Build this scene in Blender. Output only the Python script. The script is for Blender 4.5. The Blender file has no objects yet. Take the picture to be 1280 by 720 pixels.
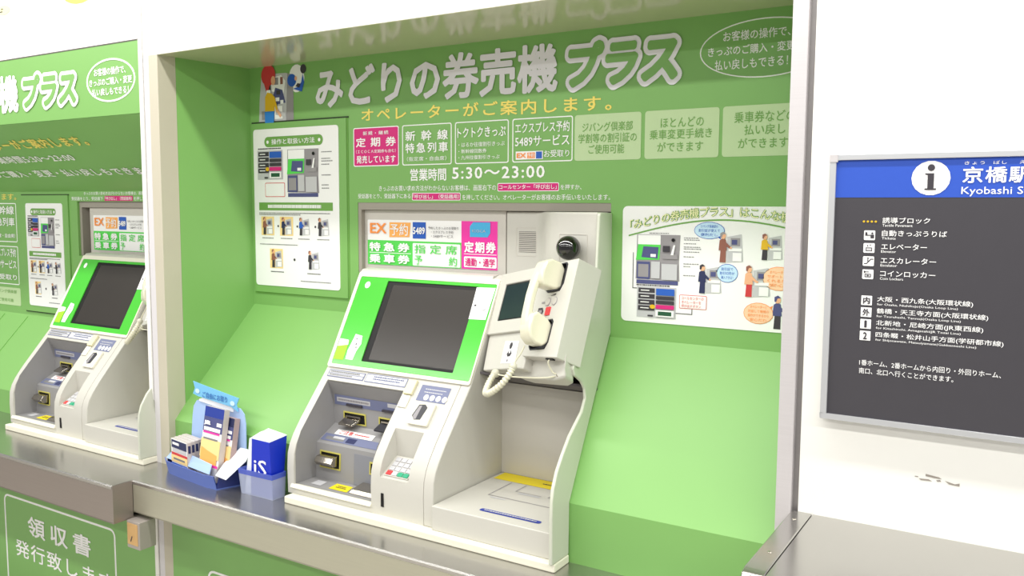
import bpy, bmesh, math, random
from mathutils import Vector, Matrix
from math import sin, cos, pi

# ------------------------------------------------------------ camera
SC = bpy.context.scene
COL = SC.collection
YAW, PITCH, ROLL, FPX = -.55607, -.09337, .00604, 1069.66
_f = Vector((sin(YAW)*cos(PITCH), cos(YAW)*cos(PITCH), sin(PITCH)))
_r = Vector((cos(YAW), -sin(YAW), 0))
_u = _r.cross(_f)
_r2 = _r*cos(ROLL) + _u*sin(ROLL)
_u2 = _u*cos(ROLL) - _r*sin(ROLL)
cam = bpy.data.cameras.new('camera')
cam.sensor_width = 36
cam.lens = 36*FPX/1280
cam.clip_start = .02
co = bpy.data.objects.new('camera', cam)
COL.objects.link(co)
M4 = Matrix((( _r2.x, _u2.x, -_f.x, 0), (_r2.y, _u2.y, -_f.y, -1.826), (_r2.z, _u2.z, -_f.z, 1.59), (0, 0, 0, 1)))
co.matrix_world = M4
SC.camera = co

# ------------------------------------------------------------ light
SC.view_settings.view_transform = 'Standard'
SC.view_settings.look = 'None'
SC.view_settings.gamma = 1
SC.view_settings.use_curve_mapping = False
SC.view_settings.exposure = .2
w = bpy.data.worlds.new('hall_light')
SC.world = w
w.use_nodes = True
bg = w.node_tree.nodes['Background']
bg.inputs[0].default_value = (1, .985, .95, 1)
bg.inputs[1].default_value = .36


def area(name, loc, sx, sy, power, rot=(0, 0, 0), col=(1, .985, .94)):
    l = bpy.data.lights.new(name, 'AREA')
    l.shape = 'RECTANGLE'
    l.size, l.size_y, l.energy, l.color = sx, sy, power, col
    o = bpy.data.objects.new(name, l)
    o.location = loc
    o.rotation_euler = rot
    COL.objects.link(o)
    return o


# rows of ceiling fluorescent tubes in the concourse
area('ceiling_tube_light', (-1.4, -.50, 2.93), 8.5, .10, 92)
area('ceiling_tube_light', (-1.4, -1.80, 2.93), 8.5, .14, 100)
area('ceiling_tube_light', (-1.4, -3.6, 2.93), 8.5, .14, 90)

# ------------------------------------------------------------ materials


def lin(c):
    return tuple(((x/255)/12.92 if x/255 <= .04045 else ((x/255+.055)/1.055)**2.4) for x in c)


MATS = {}


def mat(name, rgb, rough=.5, metal=0, spec=.5, noise=.0, nscale=30, emit=0, alpha=1, coat=0, trans=0, brushed=False, rvar=0.0):
    if name in MATS:
        return MATS[name]
    m = bpy.data.materials.new(name)
    m.use_nodes = True
    nt = m.node_tree
    b = nt.nodes['Principled BSDF']
    c = lin(rgb)
    b.inputs['Base Color'].default_value = (*c, 1)
    b.inputs['Roughness'].default_value = rough
    b.inputs['Metallic'].default_value = metal
    b.inputs['Specular IOR Level'].default_value = spec
    b.inputs['Coat Weight'].default_value = coat
    b.inputs['Alpha'].default_value = alpha
    b.inputs['Transmission Weight'].default_value = trans
    if noise or rvar or brushed:
        tc = nt.nodes.new('ShaderNodeTexCoord')
        mp = nt.nodes.new('ShaderNodeMapping')
        nz = nt.nodes.new('ShaderNodeTexNoise')
        nt.links.new(tc.outputs['Object'], mp.inputs[0])
        nt.links.new(mp.outputs[0], nz.inputs['Vector'])
        nz.inputs['Scale'].default_value = nscale
        nz.inputs['Detail'].default_value = 5
        if brushed:
            mp.inputs['Scale'].default_value = (1, 40, 40)
        if noise:
            mx = nt.nodes.new('ShaderNodeMix')
            mx.data_type = 'RGBA'
            mx.inputs['A'].default_value = (*[v*(1-noise) for v in c], 1)
            mx.inputs['B'].default_value = (*[min(1, v*(1+noise)) for v in c], 1)
            nt.links.new(nz.outputs['Fac'], mx.inputs['Factor'])
            nt.links.new(mx.outputs['Result'], b.inputs['Base Color'])
        if rvar:
            mr = nt.nodes.new('ShaderNodeMapRange')
            mr.inputs['To Min'].default_value = rough-rvar
            mr.inputs['To Max'].default_value = rough+rvar
            nt.links.new(nz.outputs['Fac'], mr.inputs['Value'])
            nt.links.new(mr.outputs[0], b.inputs['Roughness'])
    MATS[name] = m
    return m


WHITE_WALL = mat('white_wall_paint', (238, 237, 232), .55, noise=.02, nscale=6)
BEIGE = mat('beige_jamb_metal', (196, 190, 172), .5, noise=.04, nscale=12)
FRAME_METAL = mat('brushed_jamb_metal', (206, 202, 204), .4, metal=.25, noise=.05, nscale=8, brushed=True)
SEAM = mat('dark_seam', (92, 88, 86), .7)
GREEN = mat('green_wall_film', (126, 178, 98), .4, noise=.035, nscale=5)
GREEN_DK = mat('green_letter', (112, 164, 78), .5)
SOFFIT = mat('glossy_soffit', (192, 190, 158), .13, spec=.8, noise=.03, nscale=6)
STEEL = mat('stainless_counter', (186, 184, 180), .22, metal=.9, noise=.05, nscale=6, brushed=True, rvar=.05)
STEEL_LT = mat('brushed_steel_apron', (188, 186, 168), .4, metal=.6, noise=.05, nscale=6, brushed=True)  # lighter copy of the apron steel, brighter reflections put into its colour
STEEL_DK = mat('steel_edge', (158, 148, 142), .38, metal=.7, noise=.05, nscale=6, brushed=True)  # same steel with darker, browner reflections put into its colour
FLOORM = mat('concourse_floor', (190, 184, 176), .4, noise=.08, nscale=8)
CREAM = mat('cream_plastic', (202, 200, 192), .38, noise=.012, nscale=80)
CREAM_HI = mat('plinth_cream', (234, 231, 214), .45)
GREY_PANEL = mat('grey_panel', (202, 198, 190), .45, noise=.012, nscale=60)
LINER = mat('shaded_grey_recess', (148, 147, 148), .42, noise=.03, nscale=30)
LINER_BLUE = mat('slate_blue_label', (112, 118, 150), .5)
BEZEL = mat('bright_green_bezel', (74, 192, 56), .2, noise=.04, nscale=10)
SCREEN = mat('screen_glass', (50, 46, 43), .26, spec=.35, noise=.08, nscale=5)
BLACK = mat('black_plastic', (12, 11, 14), .5, spec=.3)
DOME = mat('black_gloss', (8, 8, 9), .04, coat=1)
TABLET = mat('tablet_glass', (36, 46, 56), .12)
CRADLE = mat('charcoal_cradle', (42, 42, 50), .4)
HANDSET = mat('ivory_handset', (226, 223, 200), .22, coat=.3)
SILVER = mat('silver_metal', (180, 174, 164), .22, metal=1)
WHITE = mat('white_print', (250, 250, 250), .5)
LAV = mat('lavender_white_letter', (240, 238, 246), .5)
PAPER = mat('poster_paper', (246, 246, 246), .42)
YEL = mat('pale_yellow_letter', (244, 222, 110), .5)
YELLOW = mat('yellow_sticker', (240, 218, 28), .5)
TRIMY = mat('yellow_outline', (196, 188, 92), .5)
PINK = mat('magenta_print', (214, 32, 124), .5)
MAG = mat('hot_pink_print', (238, 54, 168), .5)
ORANGE = mat('orange_print', (250, 150, 70), .5)
ORANGE2 = mat('light_orange_print', (252, 180, 96), .5)
PBLUE = mat('blue_print', (36, 92, 190), .5)
LBLUE = mat('light_blue_print', (70, 176, 226), .5)
PGREEN = mat('green_print', (86, 212, 84), .5)
GBOX = mat('pale_green_box', (190, 214, 166), .5)
GREYT = mat('grey_print', (128, 128, 130), .5)
DARKT = mat('dark_print', (58, 54, 62), .5)
RED = mat('red_print', (214, 52, 56), .5)
REDH = mat('red_hair_print', (206, 58, 62), .5)
SKIN = mat('skin_print', (236, 178, 140), .5)
YSHIRT = mat('yellow_shirt_print', (228, 182, 30), .5)
TROUS = mat('blue_trouser_print', (46, 128, 212), .5)
PGREY = mat('light_grey_print', (196, 196, 200), .5)
PMID = mat('mid_grey_print', (150, 146, 150), .5)
PPURP = mat('slate_print', (76, 80, 130), .5)
BROWNP = mat('brown_print', (146, 92, 78), .5)
NAVY = mat('navy_print', (40, 46, 88), .5)
BUBO = mat('pale_orange_bubble', (250, 206, 170), .5)
BUBB = mat('pale_blue_bubble', (196, 226, 248), .5)
TURQ = mat('green_key', (40, 160, 120), .5)
SIGN_BLUE = mat('sign_blue', (40, 82, 190), .5, noise=.02, nscale=60)
SIGN_GREY = mat('sign_charcoal', (64, 62, 68), .42, noise=.04, nscale=25)
SIGN_FRAME = mat('sign_aluminium', (208, 210, 214), .4, metal=.6)
TRAYB = mat('blue_card', (84, 108, 186), .45, noise=.05, nscale=20)
TRAYL = mat('pale_blue_card', (168, 196, 238), .45, noise=.06, nscale=14)
DEEPBLUE = mat('deep_blue_card', (10, 44, 190), .4)
PEACH = mat('peach_print', (250, 218, 150), .5)
TAN = mat('tan_plate', (200, 160, 104), .5, noise=.1, nscale=30)
RESID = mat('sticker_residue', (150, 142, 134), .8)
CLEAR = mat('clear_plastic', (196, 204, 230), .12, alpha=.42, spec=.6)
BLUECLEAR = mat('blue_clear_plastic', (84, 104, 206), .15, alpha=.75)

# ------------------------------------------------------------ helpers
X3, Z3 = Vector((1, 0, 0)), Vector((0, 0, 1))


class Fr:
    """a plane in the scene: origin, right, up and the normal out of it"""
    def __init__(s, O, ex, ey):
        s.O = Vector(O)
        s.ex = Vector(ex).normalized()
        s.ey = Vector(ey).normalized()
        s.n = s.ex.cross(s.ey)

    def P(s, u, v, h=0):
        return s.O + s.ex*u + s.ey*v + s.n*h


def W(y):
    return Fr((0, y, 0), (1, 0, 0), (0, 0, 1))


A = Fr((0, .035, .944), (1, 0, 0), (0, .118, .139))      # lower slope of the machine
B = Fr((0, .153, 1.083), (1, 0, 0), (0, .162, .294))     # slope that carries the screen
_hex = Vector((.91475894, -.35719159, .18875978))
_hey = Vector((.00945377, -.4481735, -.8938966))
H = Fr((-1.365, .318, 1.392), _hex, -_hey)               # face of the telephone unit (v is negative downwards)


def origin(o):
    v = Vector((0, 0, 0))
    while o:
        v += o.location
        o = o.parent
    return v


def tag(o, label=None, cat=None, group=None, kind=None):
    for k, v in (('label', label), ('category', cat), ('group', group), ('kind', kind)):
        if v:
            o[k] = v
    return o


def link(name, me, parent=None, base=None):
    """me is in scene coordinates; it is moved to its own or its parent's origin"""
    o = bpy.data.objects.new(name, me)
    COL.objects.link(o)
    if parent:
        off = origin(parent)
        o.parent = parent
    else:
        xs = [v.co for v in me.vertices]
        off = Vector(((min(c.x for c in xs)+max(c.x for c in xs))/2, (min(c.y for c in xs)+max(c.y for c in xs))/2, min(c.z for c in xs))) if base is None else Vector(base)
        o.location = off
    me.transform(Matrix.Translation(-off))
    return o


def obj(name, bm, m, parent=None, bevel=0, seg=2, smooth=False, angle=35):
    bmesh.ops.remove_doubles(bm, verts=bm.verts, dist=1e-6)
    bmesh.ops.recalc_face_normals(bm, faces=bm.faces)
    me = bpy.data.meshes.new(name)
    bm.to_mesh(me)
    bm.free()
    for x in (m if isinstance(m, (list, tuple)) else [m]):
        me.materials.append(x)
    o = link(name, me, parent)
    if smooth or bevel:
        for p in me.polygons:
            p.use_smooth = True
        try:
            me.set_sharp_from_angle(angle=math.radians(angle))
        except Exception:
            pass
    if bevel:
        b = o.modifiers.new('bevel', 'BEVEL')
        b.width = bevel
        b.segments = seg
        b.limit_method = 'ANGLE'
        b.angle_limit = math.radians(40)
        b.harden_normals = True
    return o


def thing(name, loc, label, cat, group=None):
    o = bpy.data.objects.new(name, None)
    o.location = loc
    o.empty_display_size = .05
    COL.objects.link(o)
    return tag(o, label, cat, group)


def nb():
    return bmesh.new()


def hexa(bm, pts):
    """8 corners: 4 of one side then 4 of the other"""
    v = [bm.verts.new(p) for p in pts]
    for f in ((0, 1, 2, 3), (7, 6, 5, 4), (0, 4, 5, 1), (1, 5, 6, 2), (2, 6, 7, 3), (3, 7, 4, 0)):
        bm.faces.new([v[i] for i in f])
    return bm


def box(bm, x0, x1, y0, y1, z0, z1):
    return hexa(bm, [(x0, y0, z0), (x1, y0, z0), (x1, y1, z0), (x0, y1, z0), (x0, y0, z1), (x1, y0, z1), (x1, y1, z1), (x0, y1, z1)])


def solid(bm, lo, hi, mi=0):
    """two matching rings of points joined into a closed solid"""
    a = [bm.verts.new(p) for p in lo]
    b = [bm.verts.new(p) for p in hi]
    n = len(a)
    fs = [bm.faces.new(a[::-1]), bm.faces.new(b)]
    for i in range(n):
        fs.append(bm.faces.new((a[i], a[(i+1) % n], b[(i+1) % n], b[i])))
    for f in fs:
        f.material_index = mi
    return bm


def prism(bm, prof, x0, x1):
    """profile in (y, z) pushed along x"""
    return solid(bm, [(x0, y, z) for y, z in prof], [(x1, y, z) for y, z in prof])


def fpoly(bm, fr, pts, h0, h1, mi=0):
    return solid(bm, [fr.P(u, v, h0) for u, v in pts], [fr.P(u, v, h1) for u, v in pts], mi)


def frect(bm, fr, u0, v0, u1, v1, h0, h1, mi=0):
    return fpoly(bm, fr, [(u0, v0), (u1, v0), (u1, v1), (u0, v1)], h0, h1, mi)


def rr(u0, v0, u1, v1, r, n=4):
    pts = []
    for cx, cy, a0 in ((u1-r, v0+r, -90), (u1-r, v1-r, 0), (u0+r, v1-r, 90), (u0+r, v0+r, 180)):
        for i in range(n+1):
            a = math.radians(a0+90*i/n)
            pts.append((cx+r*cos(a), cy+r*sin(a)))
    return pts


def ell(cu, cv, ru, rv, n=24):
    return [(cu+ru*cos(2*pi*i/n), cv+rv*sin(2*pi*i/n)) for i in range(n)]


def ringf(bm, fr, outer, inner, h0, h1):
    """flat band between two matching outlines"""
    n = len(outer)
    q = [[bm.verts.new(fr.P(*p, h)) for p in ring] for ring in (outer, inner) for h in (h0, h1)]
    o0, o1, i0, i1 = q
    for k in range(n):
        j = (k+1) % n
        bm.faces.new((o1[k], o1[j], i1[j], i1[k]))
        bm.faces.new((o0[j], o0[k], i0[k], i0[j]))
        bm.faces.new((o0[k], o0[j], o1[j], o1[k]))
        bm.faces.new((i0[j], i0[k], i1[k], i1[j]))
    return bm


def outline(fr, u0, v0, u1, v1, r, t, name, m, parent, h=.0006):
    bm = nb()
    ringf(bm, fr, rr(u0, v0, u1, v1, r), rr(u0+t, v0+t, u1-t, v1-t, max(r-t, .0005)), 0, h)
    return obj(name, bm, m, parent)


def tube(bm, pts, r, n=10, closed_ends=True):
    pts = [Vector(p) for p in pts]
    rs = r if isinstance(r, (list, tuple)) else [r]*len(pts)
    prev, up = None, None
    for i, p in enumerate(pts):
        t = (pts[min(i+1, len(pts)-1)] - pts[max(i-1, 0)]).normalized()
        if up is None:
            up = t.orthogonal().normalized()
        up = (up - t*up.dot(t)).normalized()
        s = t.cross(up)
        ring = [bm.verts.new(p + (up*cos(2*pi*k/n)+s*sin(2*pi*k/n))*rs[i]) for k in range(n)]
        if prev:
            for k in range(n):
                bm.faces.new((prev[k], prev[(k+1) % n], ring[(k+1) % n], ring[k]))
        elif closed_ends:
            bm.faces.new(ring[::-1])
        prev = ring
    if closed_ends:
        bm.faces.new(prev)
    return bm


def spline(pts, k=8):
    P = [Vector(p) for p in pts]
    P = [P[0]*2-P[1]] + P + [P[-1]*2-P[-2]]
    out = []
    for i in range(1, len(P)-2):
        for j in range(k):
            t = j/k
            a, b, c, d = P[i-1:i+3]
            out.append(.5*((2*b)+(c-a)*t+(2*a-5*b+4*c-d)*t*t+(3*b-a-3*c+d)*t**3))
    out.append(P[-2])
    return out


_dg = None


def bake(o):
    dg = bpy.context.evaluated_depsgraph_get()
    dg.update()
    return bpy.data.meshes.new_from_object(o.evaluated_get(dg))


def glyphs(s, bold, shear, sp, align, lead):
    cu = bpy.data.curves.new('lettering', 'FONT')
    cu.body = s
    cu.size = 1
    cu.resolution_u = 2
    cu.shear = shear
    cu.space_character = sp
    cu.space_line = lead
    cu.align_x = align
    o = bpy.data.objects.new('lettering', cu)
    COL.objects.link(o)
    me = bake(o)
    bpy.data.objects.remove(o)
    if bold > 0:
        # heavier strokes: the same outline laid round a small circle
        k = 4 if bold < .014 else 8 if bold < .025 else 14 if bold < .1 else 36
        vs = [v.co.copy() for v in me.vertices]
        fs = [tuple(p.vertices) for p in me.polygons]
        V, F_ = [], []
        rings = [(bold, i) for i in range(k)]
        r_ = bold-.07
        while r_ > 0:
            rings += [(r_, i) for i in range(k)]
            r_ -= .07
        for j, (r_, i) in enumerate(rings):
            a = 2*pi*(i+.5)/k
            b0 = len(V)
            V += [(c.x+r_*cos(a), c.y+r_*sin(a), j*.00001) for c in vs]
            F_ += [tuple(q+b0 for q in f) for f in fs]
        me = bpy.data.meshes.new('lettering')
        me.from_pydata(V, [], F_)
    return me


def T(s, fr, u0, v0, u1, v1, m, parent, h=.0012, bold=.012, shear=0, name='lettering', sp=1.0, align='LEFT', lead=1.0, skew=0):
    """flat lettering fitted to the rectangle u0..u1, v0..v1 of a plane"""
    me = glyphs(s, bold, shear, sp, align, lead)
    xs = [v.co.x for v in me.vertices]
    ys = [v.co.y for v in me.vertices]
    if not xs:
        return None
    ax, bx, ay, by = min(xs), max(xs), min(ys), max(ys)
    for v in me.vertices:
        fu, fv = (v.co.x-ax)/(bx-ax), (v.co.y-ay)/(by-ay)
        v.co = fr.P(u0+(u1-u0)*fu, v0+(v1-v0)*fv+skew*fu, h+v.co.z)
    me.materials.clear()
    me.materials.append(m)
    me.name = name
    return link(name, me, parent)


def art(name, fr, shapes, parent, h=.0008, step=.00025):
    """a flat printed drawing: filled outlines laid one on the other"""
    bm = nb()
    ms = []
    for k, s in enumerate(shapes):
        kind, m = s[0], s[-1]
        if m not in ms:
            ms.append(m)
        if kind == 'r':
            pts = [(s[1], s[2]), (s[3], s[2]), (s[3], s[4]), (s[1], s[4])]
        elif kind == 'q':
            pts = rr(s[1], s[2], s[3], s[4], s[5])
        elif kind == 'e':
            pts = ell(*s[1:5], n=18)
        else:
            pts = s[1]
        f = bm.faces.new([bm.verts.new(fr.P(u, v, h+k*step)) for u, v in pts])
        f.material_index = ms.index(m)
    return obj(name, bm, ms, parent)


def loc_shapes(u0, v0, u1, v1, shapes):
    """shapes given in 0..1 of a rectangle"""
    du, dv = u1-u0, v1-v0
    out = []
    for s in shapes:
        if s[0] == 'r':
            out.append(('r', u0+du*s[1], v0+dv*s[2], u0+du*s[3], v0+dv*s[4], s[5]))
        elif s[0] == 'e':
            out.append(('e', u0+du*s[1], v0+dv*s[2], du*s[3], dv*s[4], s[5]))
        else:
            out.append(('p', [(u0+du*a, v0+dv*b) for a, b in s[1]], s[2]))
    return out


def tiny_lines(fr, u0, u1, rows, parent, m=GREYT, th=.003, name='small_print', seed=1, h=.001):
    rnd = random.Random(seed)
    sh = []
    for v, frac in rows:
        u = u0
        end = u0+(u1-u0)*frac
        while u < end-.002:
            l = min(rnd.uniform(.003, .008), end-u)
            sh.append(('r', u, v, u+l, v+th, m))
            u += l+.0014
    o = art(name, fr, sh, parent, h=h, step=0)
    o['kind'] = 'stuff'
    return o


def boolean_cut(o, cutters):
    for c in cutters:
        md = o.modifiers.new('cut', 'BOOLEAN')
        md.operation = 'DIFFERENCE'
        md.solver = 'EXACT'
        md.object = c
    me = bake(o)
    o.modifiers.clear()
    old = o.data
    o.data = me
    me.name = old.name
    for c in cutters:
        bpy.data.objects.remove(c)
    return o


def structure(name, bm, m, parent=None, **k):
    o = obj(name, bm, m, parent, **k)
    if not parent:
        o['kind'] = 'structure'
    return o


# ------------------------------------------------------------ setting
bm = box(nb(), -7, 3, -5, 1, -.05, 0)
structure('floor', bm, FLOORM)
# white front wall around the two niches (y = 0 .. .05)
bm = nb()
box(bm, -2.592, 1.2, 0, .05, 2.087, 2.85)
structure('wall_front', bm, WHITE_WALL)
bm = nb()
box(bm, -5.2, -2.598, 0, .05, 2.146, 2.85)
structure('wall_front_left', bm, WHITE_WALL)
bm = nb()
box(bm, -2.598, -2.592, .008, .05, .0, 2.85)
structure('trim_1', bm, SEAM)
bm = nb()
box(bm, -.415, 1.2, 0, .05, 0, 2.087)
structure('wall_front_right', bm, WHITE_WALL)
# jambs
bm = nb()
box(bm, -2.592, -2.565, 0, .06, 0, 2.087)
structure('trim_2', bm, mat('pale_post', (214, 211, 214), .45), bevel=.001)
bm = nb()
box(bm, -2.565, -2.5185, 0, .07, 0, 2.087)
structure('trim_3', bm, BEIGE, bevel=.001)
bm = nb()
box(bm, -2.617, -2.598, -.002, .06, 0, 2.146)
structure('trim_4', bm, WHITE_WALL, bevel=.001)
bm = nb()
box(bm, -.462, -.429, -.004, .05, .70, 2.087)
structure('trim_5', bm, FRAME_METAL, bevel=.002)
bm = nb()
box(bm, -.429, -.415, .012, .05, .70, 2.087)
structure('trim_6', bm, mat('groove_metal', (150, 146, 146), .45, metal=.4))
# niche of the main machine
bm = nb()
solid(bm, [(-2.518, .07, .70), (-2.478, .40, .70), (-2.53, .40, .70), (-2.53, .07, .70)], [(-2.518, .07, 2.087), (-2.478, .40, 2.087), (-2.53, .40, 2.087), (-2.53, .07, 2.087)])
structure('wall_left', bm, GREEN)
bm = box(nb(), -.457, -.45, .05, .42, .70, 2.087)
structure('wall_right', bm, GREEN)
bm = box(nb(), -2.53, -.45, .05, .42, 2.087, 2.10)
# the underside belongs to the white wall as well, so it starts at the front edge
structure('ceiling', bm, SOFFIT)
bm = box(nb(), -2.5180, -.462, .0005, .052, 2.0855, 2.0865)
structure('trim_7', bm, SOFFIT)
# back of the niche: upright panel, slope and kick, left and right of the machine
bm = box(nb(), -2.50, -.455, .356, .366, 1.605, 2.087)
wall_back = structure('wall_back', bm, GREEN)
bm = box(nb(), -2.50, -1.969, .356, .366, 1.229, 1.605)
structure('wall_back_left_side', bm, GREEN)
bm = nb()
solid(bm, [(-1.032, .356, 1.605), (-.455, .356, 1.605), (-.455, .356, 1.229), (-1.034, .356, 1.229)], [(-1.032, .366, 1.605), (-.455, .366, 1.605), (-.455, .366, 1.229), (-1.034, .366, 1.229)])
structure('wall_back_right_side', bm, GREEN)
for nm, xa, xb, xc, xd in (('wall_slope_left', -2.53, -1.922, -1.925, -2.53), ('wall_slope_right', -.980, -.455, -.455, -1.034)):
    bm = nb()
    e0, e1 = (xa, xb)
    solid(bm, [(e0, .026, .70), (e0, .026, .853), (xd, .356, 1.229), (xd, .366, 1.22), (e0, .036, .845), (e0, .036, .70)],
          [(e1, .026, .70), (e1, .026, .853), (xc, .356, 1.229), (xc, .366, 1.22), (e1, .036, .845), (e1, .036, .70)])
    structure(nm, bm, GREEN)
bm = box(nb(), -1.970, -1.922, .356, .366, 1.20, 1.37)
structure('trim_11', bm, GREEN)
bm = nb()
for x0, x1, z0, z1 in ((-1.969, -1.022, 1.581, 1.605), (-1.969, -1.955, 1.37, 1.581)):
    box(bm, x0, x1, .358, .40, z0, z1)
box(bm, -1.969, -1.022, .385, .40, 1.30, 1.605)
structure('trim_8', bm, mat('opening_return', (158, 152, 142), .5))
bm = box(nb(), -5.2, -.40, .43, .46, 0, 2.85)  # unseen backing added to stop world light leaking in from behind
structure('wall_light_block', bm, mat('light_block_board', (120, 118, 112), .8))
# wall under the counters
bm = box(nb(), -5.2, -2.617, .0, .03, 0, .687)
wall_lower_l = structure('wall_lower_left', bm, GREEN)
bm = box(nb(), -2.518, -.415, .0, .03, 0, .687)
wall_lower = structure('wall_lower', bm, GREEN)

# left bay: header flush with the wall, sloped text panel, upright, slope
bm = box(nb(), -5.2, -2.617, 0, .02, 1.902, 2.144)
left_header = structure('wall_header_left', bm, GREEN)
bm = box(nb(), -5.2, -2.617, -.001, .01, 2.143, 2.147)
structure('trim_9', bm, SEAM)
bm = nb()
hexa(bm, [(-5.2, .003, 1.900), (-2.617, .003, 1.900), (-2.54, .356, 1.65), (-5.2, .356, 1.65), (-5.2, .003, 1.912), (-2.617, .003, 1.912), (-2.54, .366, 1.66), (-5.2, .366, 1.66)])
left_soffit = structure('wall_soffit_left', bm, GREEN)
bm = nb()
box(bm, -5.2, -3.592, .356, .366, 1.08, 1.65)
box(bm, -3.592, -2.54, .356, .366, 1.607, 1.65)
box(bm, -3.592, -3.52, .356, .366, 1.08, 1.37)
hexa(bm, [(-5.2, .096, .80), (-3.50, .096, .80), (-3.50, .356, 1.08), (-5.2, .356, 1.08), (-5.2, .106, .79), (-3.50, .106, .79), (-3.50, .366, 1.07), (-5.2, .366, 1.07)])
box(bm, -5.2, -3.50, .096, .106, .70, .80)
left_back = structure('wall_back_left', bm, GREEN)
bm = nb()
box(bm, -3.592, -3.575, .366, .42, 1.37, 1.581)
box(bm, -3.592, -2.54, .366, .42, 1.581, 1.607)
box(bm, -3.592, -2.54, .41, .42, 1.3, 1.607)
structure('trim_10', bm, mat('opening_return', (158, 152, 142), .5))
bm = box(nb(), -2.545, -2.532, .06, .42, .70, 2.0)
structure('wall_between', bm, GREEN)

# ------------------------------------------------------------ counters


def counter(name, label, x0, x1, yf, yb, ztop, drop, edge, lip=.012):
    t = thing(name, ((x0+x1)/2, yf, ztop-drop), label, 'counter')
    bm = nb()
    prism(bm, [(yf, ztop-.004), (yf+.004, ztop), (yb, ztop), (yb, ztop-.012), (yf, ztop-.012)], x0, x1)
    obj('worktop', bm, STEEL, t)
    bm = nb()
    box(bm, x0, x1, yf+.0005, yf+.014, ztop-drop, ztop-.012)
    box(bm, x0, x1, yf+.0005, -.001, ztop-drop-.001, ztop-drop+.004)
    obj('apron', bm, edge, t, bevel=.0015)
    return t


ct = counter('steel_counter', 'long stainless steel counter ledge carrying the whole ticket machine and leaflet holders', -2.478, -.43, -.172, .105, .70, .105, STEEL_LT)
ctl = counter('steel_counter', 'deeper stainless steel counter block at left, jutting forward with its end face showing', -5.2, -2.478, -.243, .105, .70, .125, STEEL_DK)
bm = box(nb(), -2.482, -2.4775, -.243, -.172, .575, .70)
obj('end_plate', bm, STEEL_DK, ctl, bevel=.001)
ctr = thing('steel_counter', (.3, -.36, .80), 'higher stainless steel counter at lower right under the white wall', 'counter')
bm = nb()
prism(bm, [(-.40, .93), (-.395, .942), (-.38, .95), (0, .95), (0, .935), (-.40, .925)], -.3835, 1.2)
obj('worktop', bm, STEEL, ctr)
bm = box(nb(), -.3835, 1.2, -.399, -.38, .80, .93)
obj('apron', bm, STEEL_DK, ctr)
fl = thing('edge_flange', (-.405, -.2, .80), 'narrow screwed steel edge strip at the left end of the higher counter', 'edge strip')
bm = nb()
pf = [(0, .80), (0, .9515), (-.34, .9515), (-.357, .946), (-.366, .93), (-.366, .80)]
prism(bm, pf, -.428, -.3855)
obj('strip', bm, STEEL, fl, bevel=.003)
for x, y in ((-.409, -.055), (-.405, -.254)):
    bm = nb()
    bmesh.ops.create_uvsphere(bm, u_segments=12, v_segments=6, radius=.0045, matrix=Matrix.Translation((x, y, .9515)) @ Matrix.Diagonal((1, 1, .45, 1)))
    obj('screw', bm, SILVER, fl, smooth=True)

br = thing('bracket_box', (-2.44, -.18, .485), 'small grey metal box with tan plate hanging under the counter step', 'bracket')
bm = box(nb(), -2.474, -2.409, -.2, -.14, .487, .578)
obj('housing', bm, mat('bracket_grey', (170, 162, 156), .5, metal=.3), br, bevel=.002)
bm = box(nb(), -2.470, -2.418, -.2015, -.2, .500, .570)
pl = obj('plate', bm, TAN, br)
art('scratch', W(-.2015), [('p', [(-2.455, .51), (-2.451, .51), (-2.443, .528), (-2.447, .529)], DARKT)], pl)

# screws and marks on the white wall
rs = art('sticker_residue', W(0), [
        ('p', [(-.193, 1.067), (-.187, 1.067), (-.187, 1.065), (-.193, 1.065)], RESID),
        ('p', [(-.174, 1.074), (-.150, 1.071), (-.145, 1.068), (-.158, 1.068), (-.174, 1.0695)], RESID),
        ('p', [(-.186, 1.063), (-.168, 1.064), (-.162, 1.061), (-.182, 1.060)], RESID),
        ('p', [(-.155, 1.0645), (-.148, 1.066), (-.146, 1.063), (-.153, 1.062)], RESID),
        ('p', [(-.140, 1.066), (-.122, 1.062), (-.114, 1.065), (-.114, 1.059), (-.132, 1.060)], RESID)], None, h=.0006, step=0)
tag(rs, 'torn grey remains of a sticker on the white wall below the station sign', 'sticker residue')

tp = art('wall_sign', W(0), [('e', -2.94, 2.345, .105, .045, mat('lime_print', (206, 226, 92), .5))], None, h=.001)
tag(tp, 'lime green oval sign cut by the top edge of the photo', 'sign')
tp = thing('wall_sign', (-3.44, -.002, 2.31), 'small pale yellow printed mark at the top left corner of the photo', 'sign')
art('blot', W(0), [('e', -3.44, 2.332, .05, .018, mat('pale_lime_print', (240, 240, 170), .5)), ('r', -3.475, 2.325, -3.445, 2.330, DARKT), ('r', -3.455, 2.335, -3.44, 2.339, DARKT)], tp)

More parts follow.
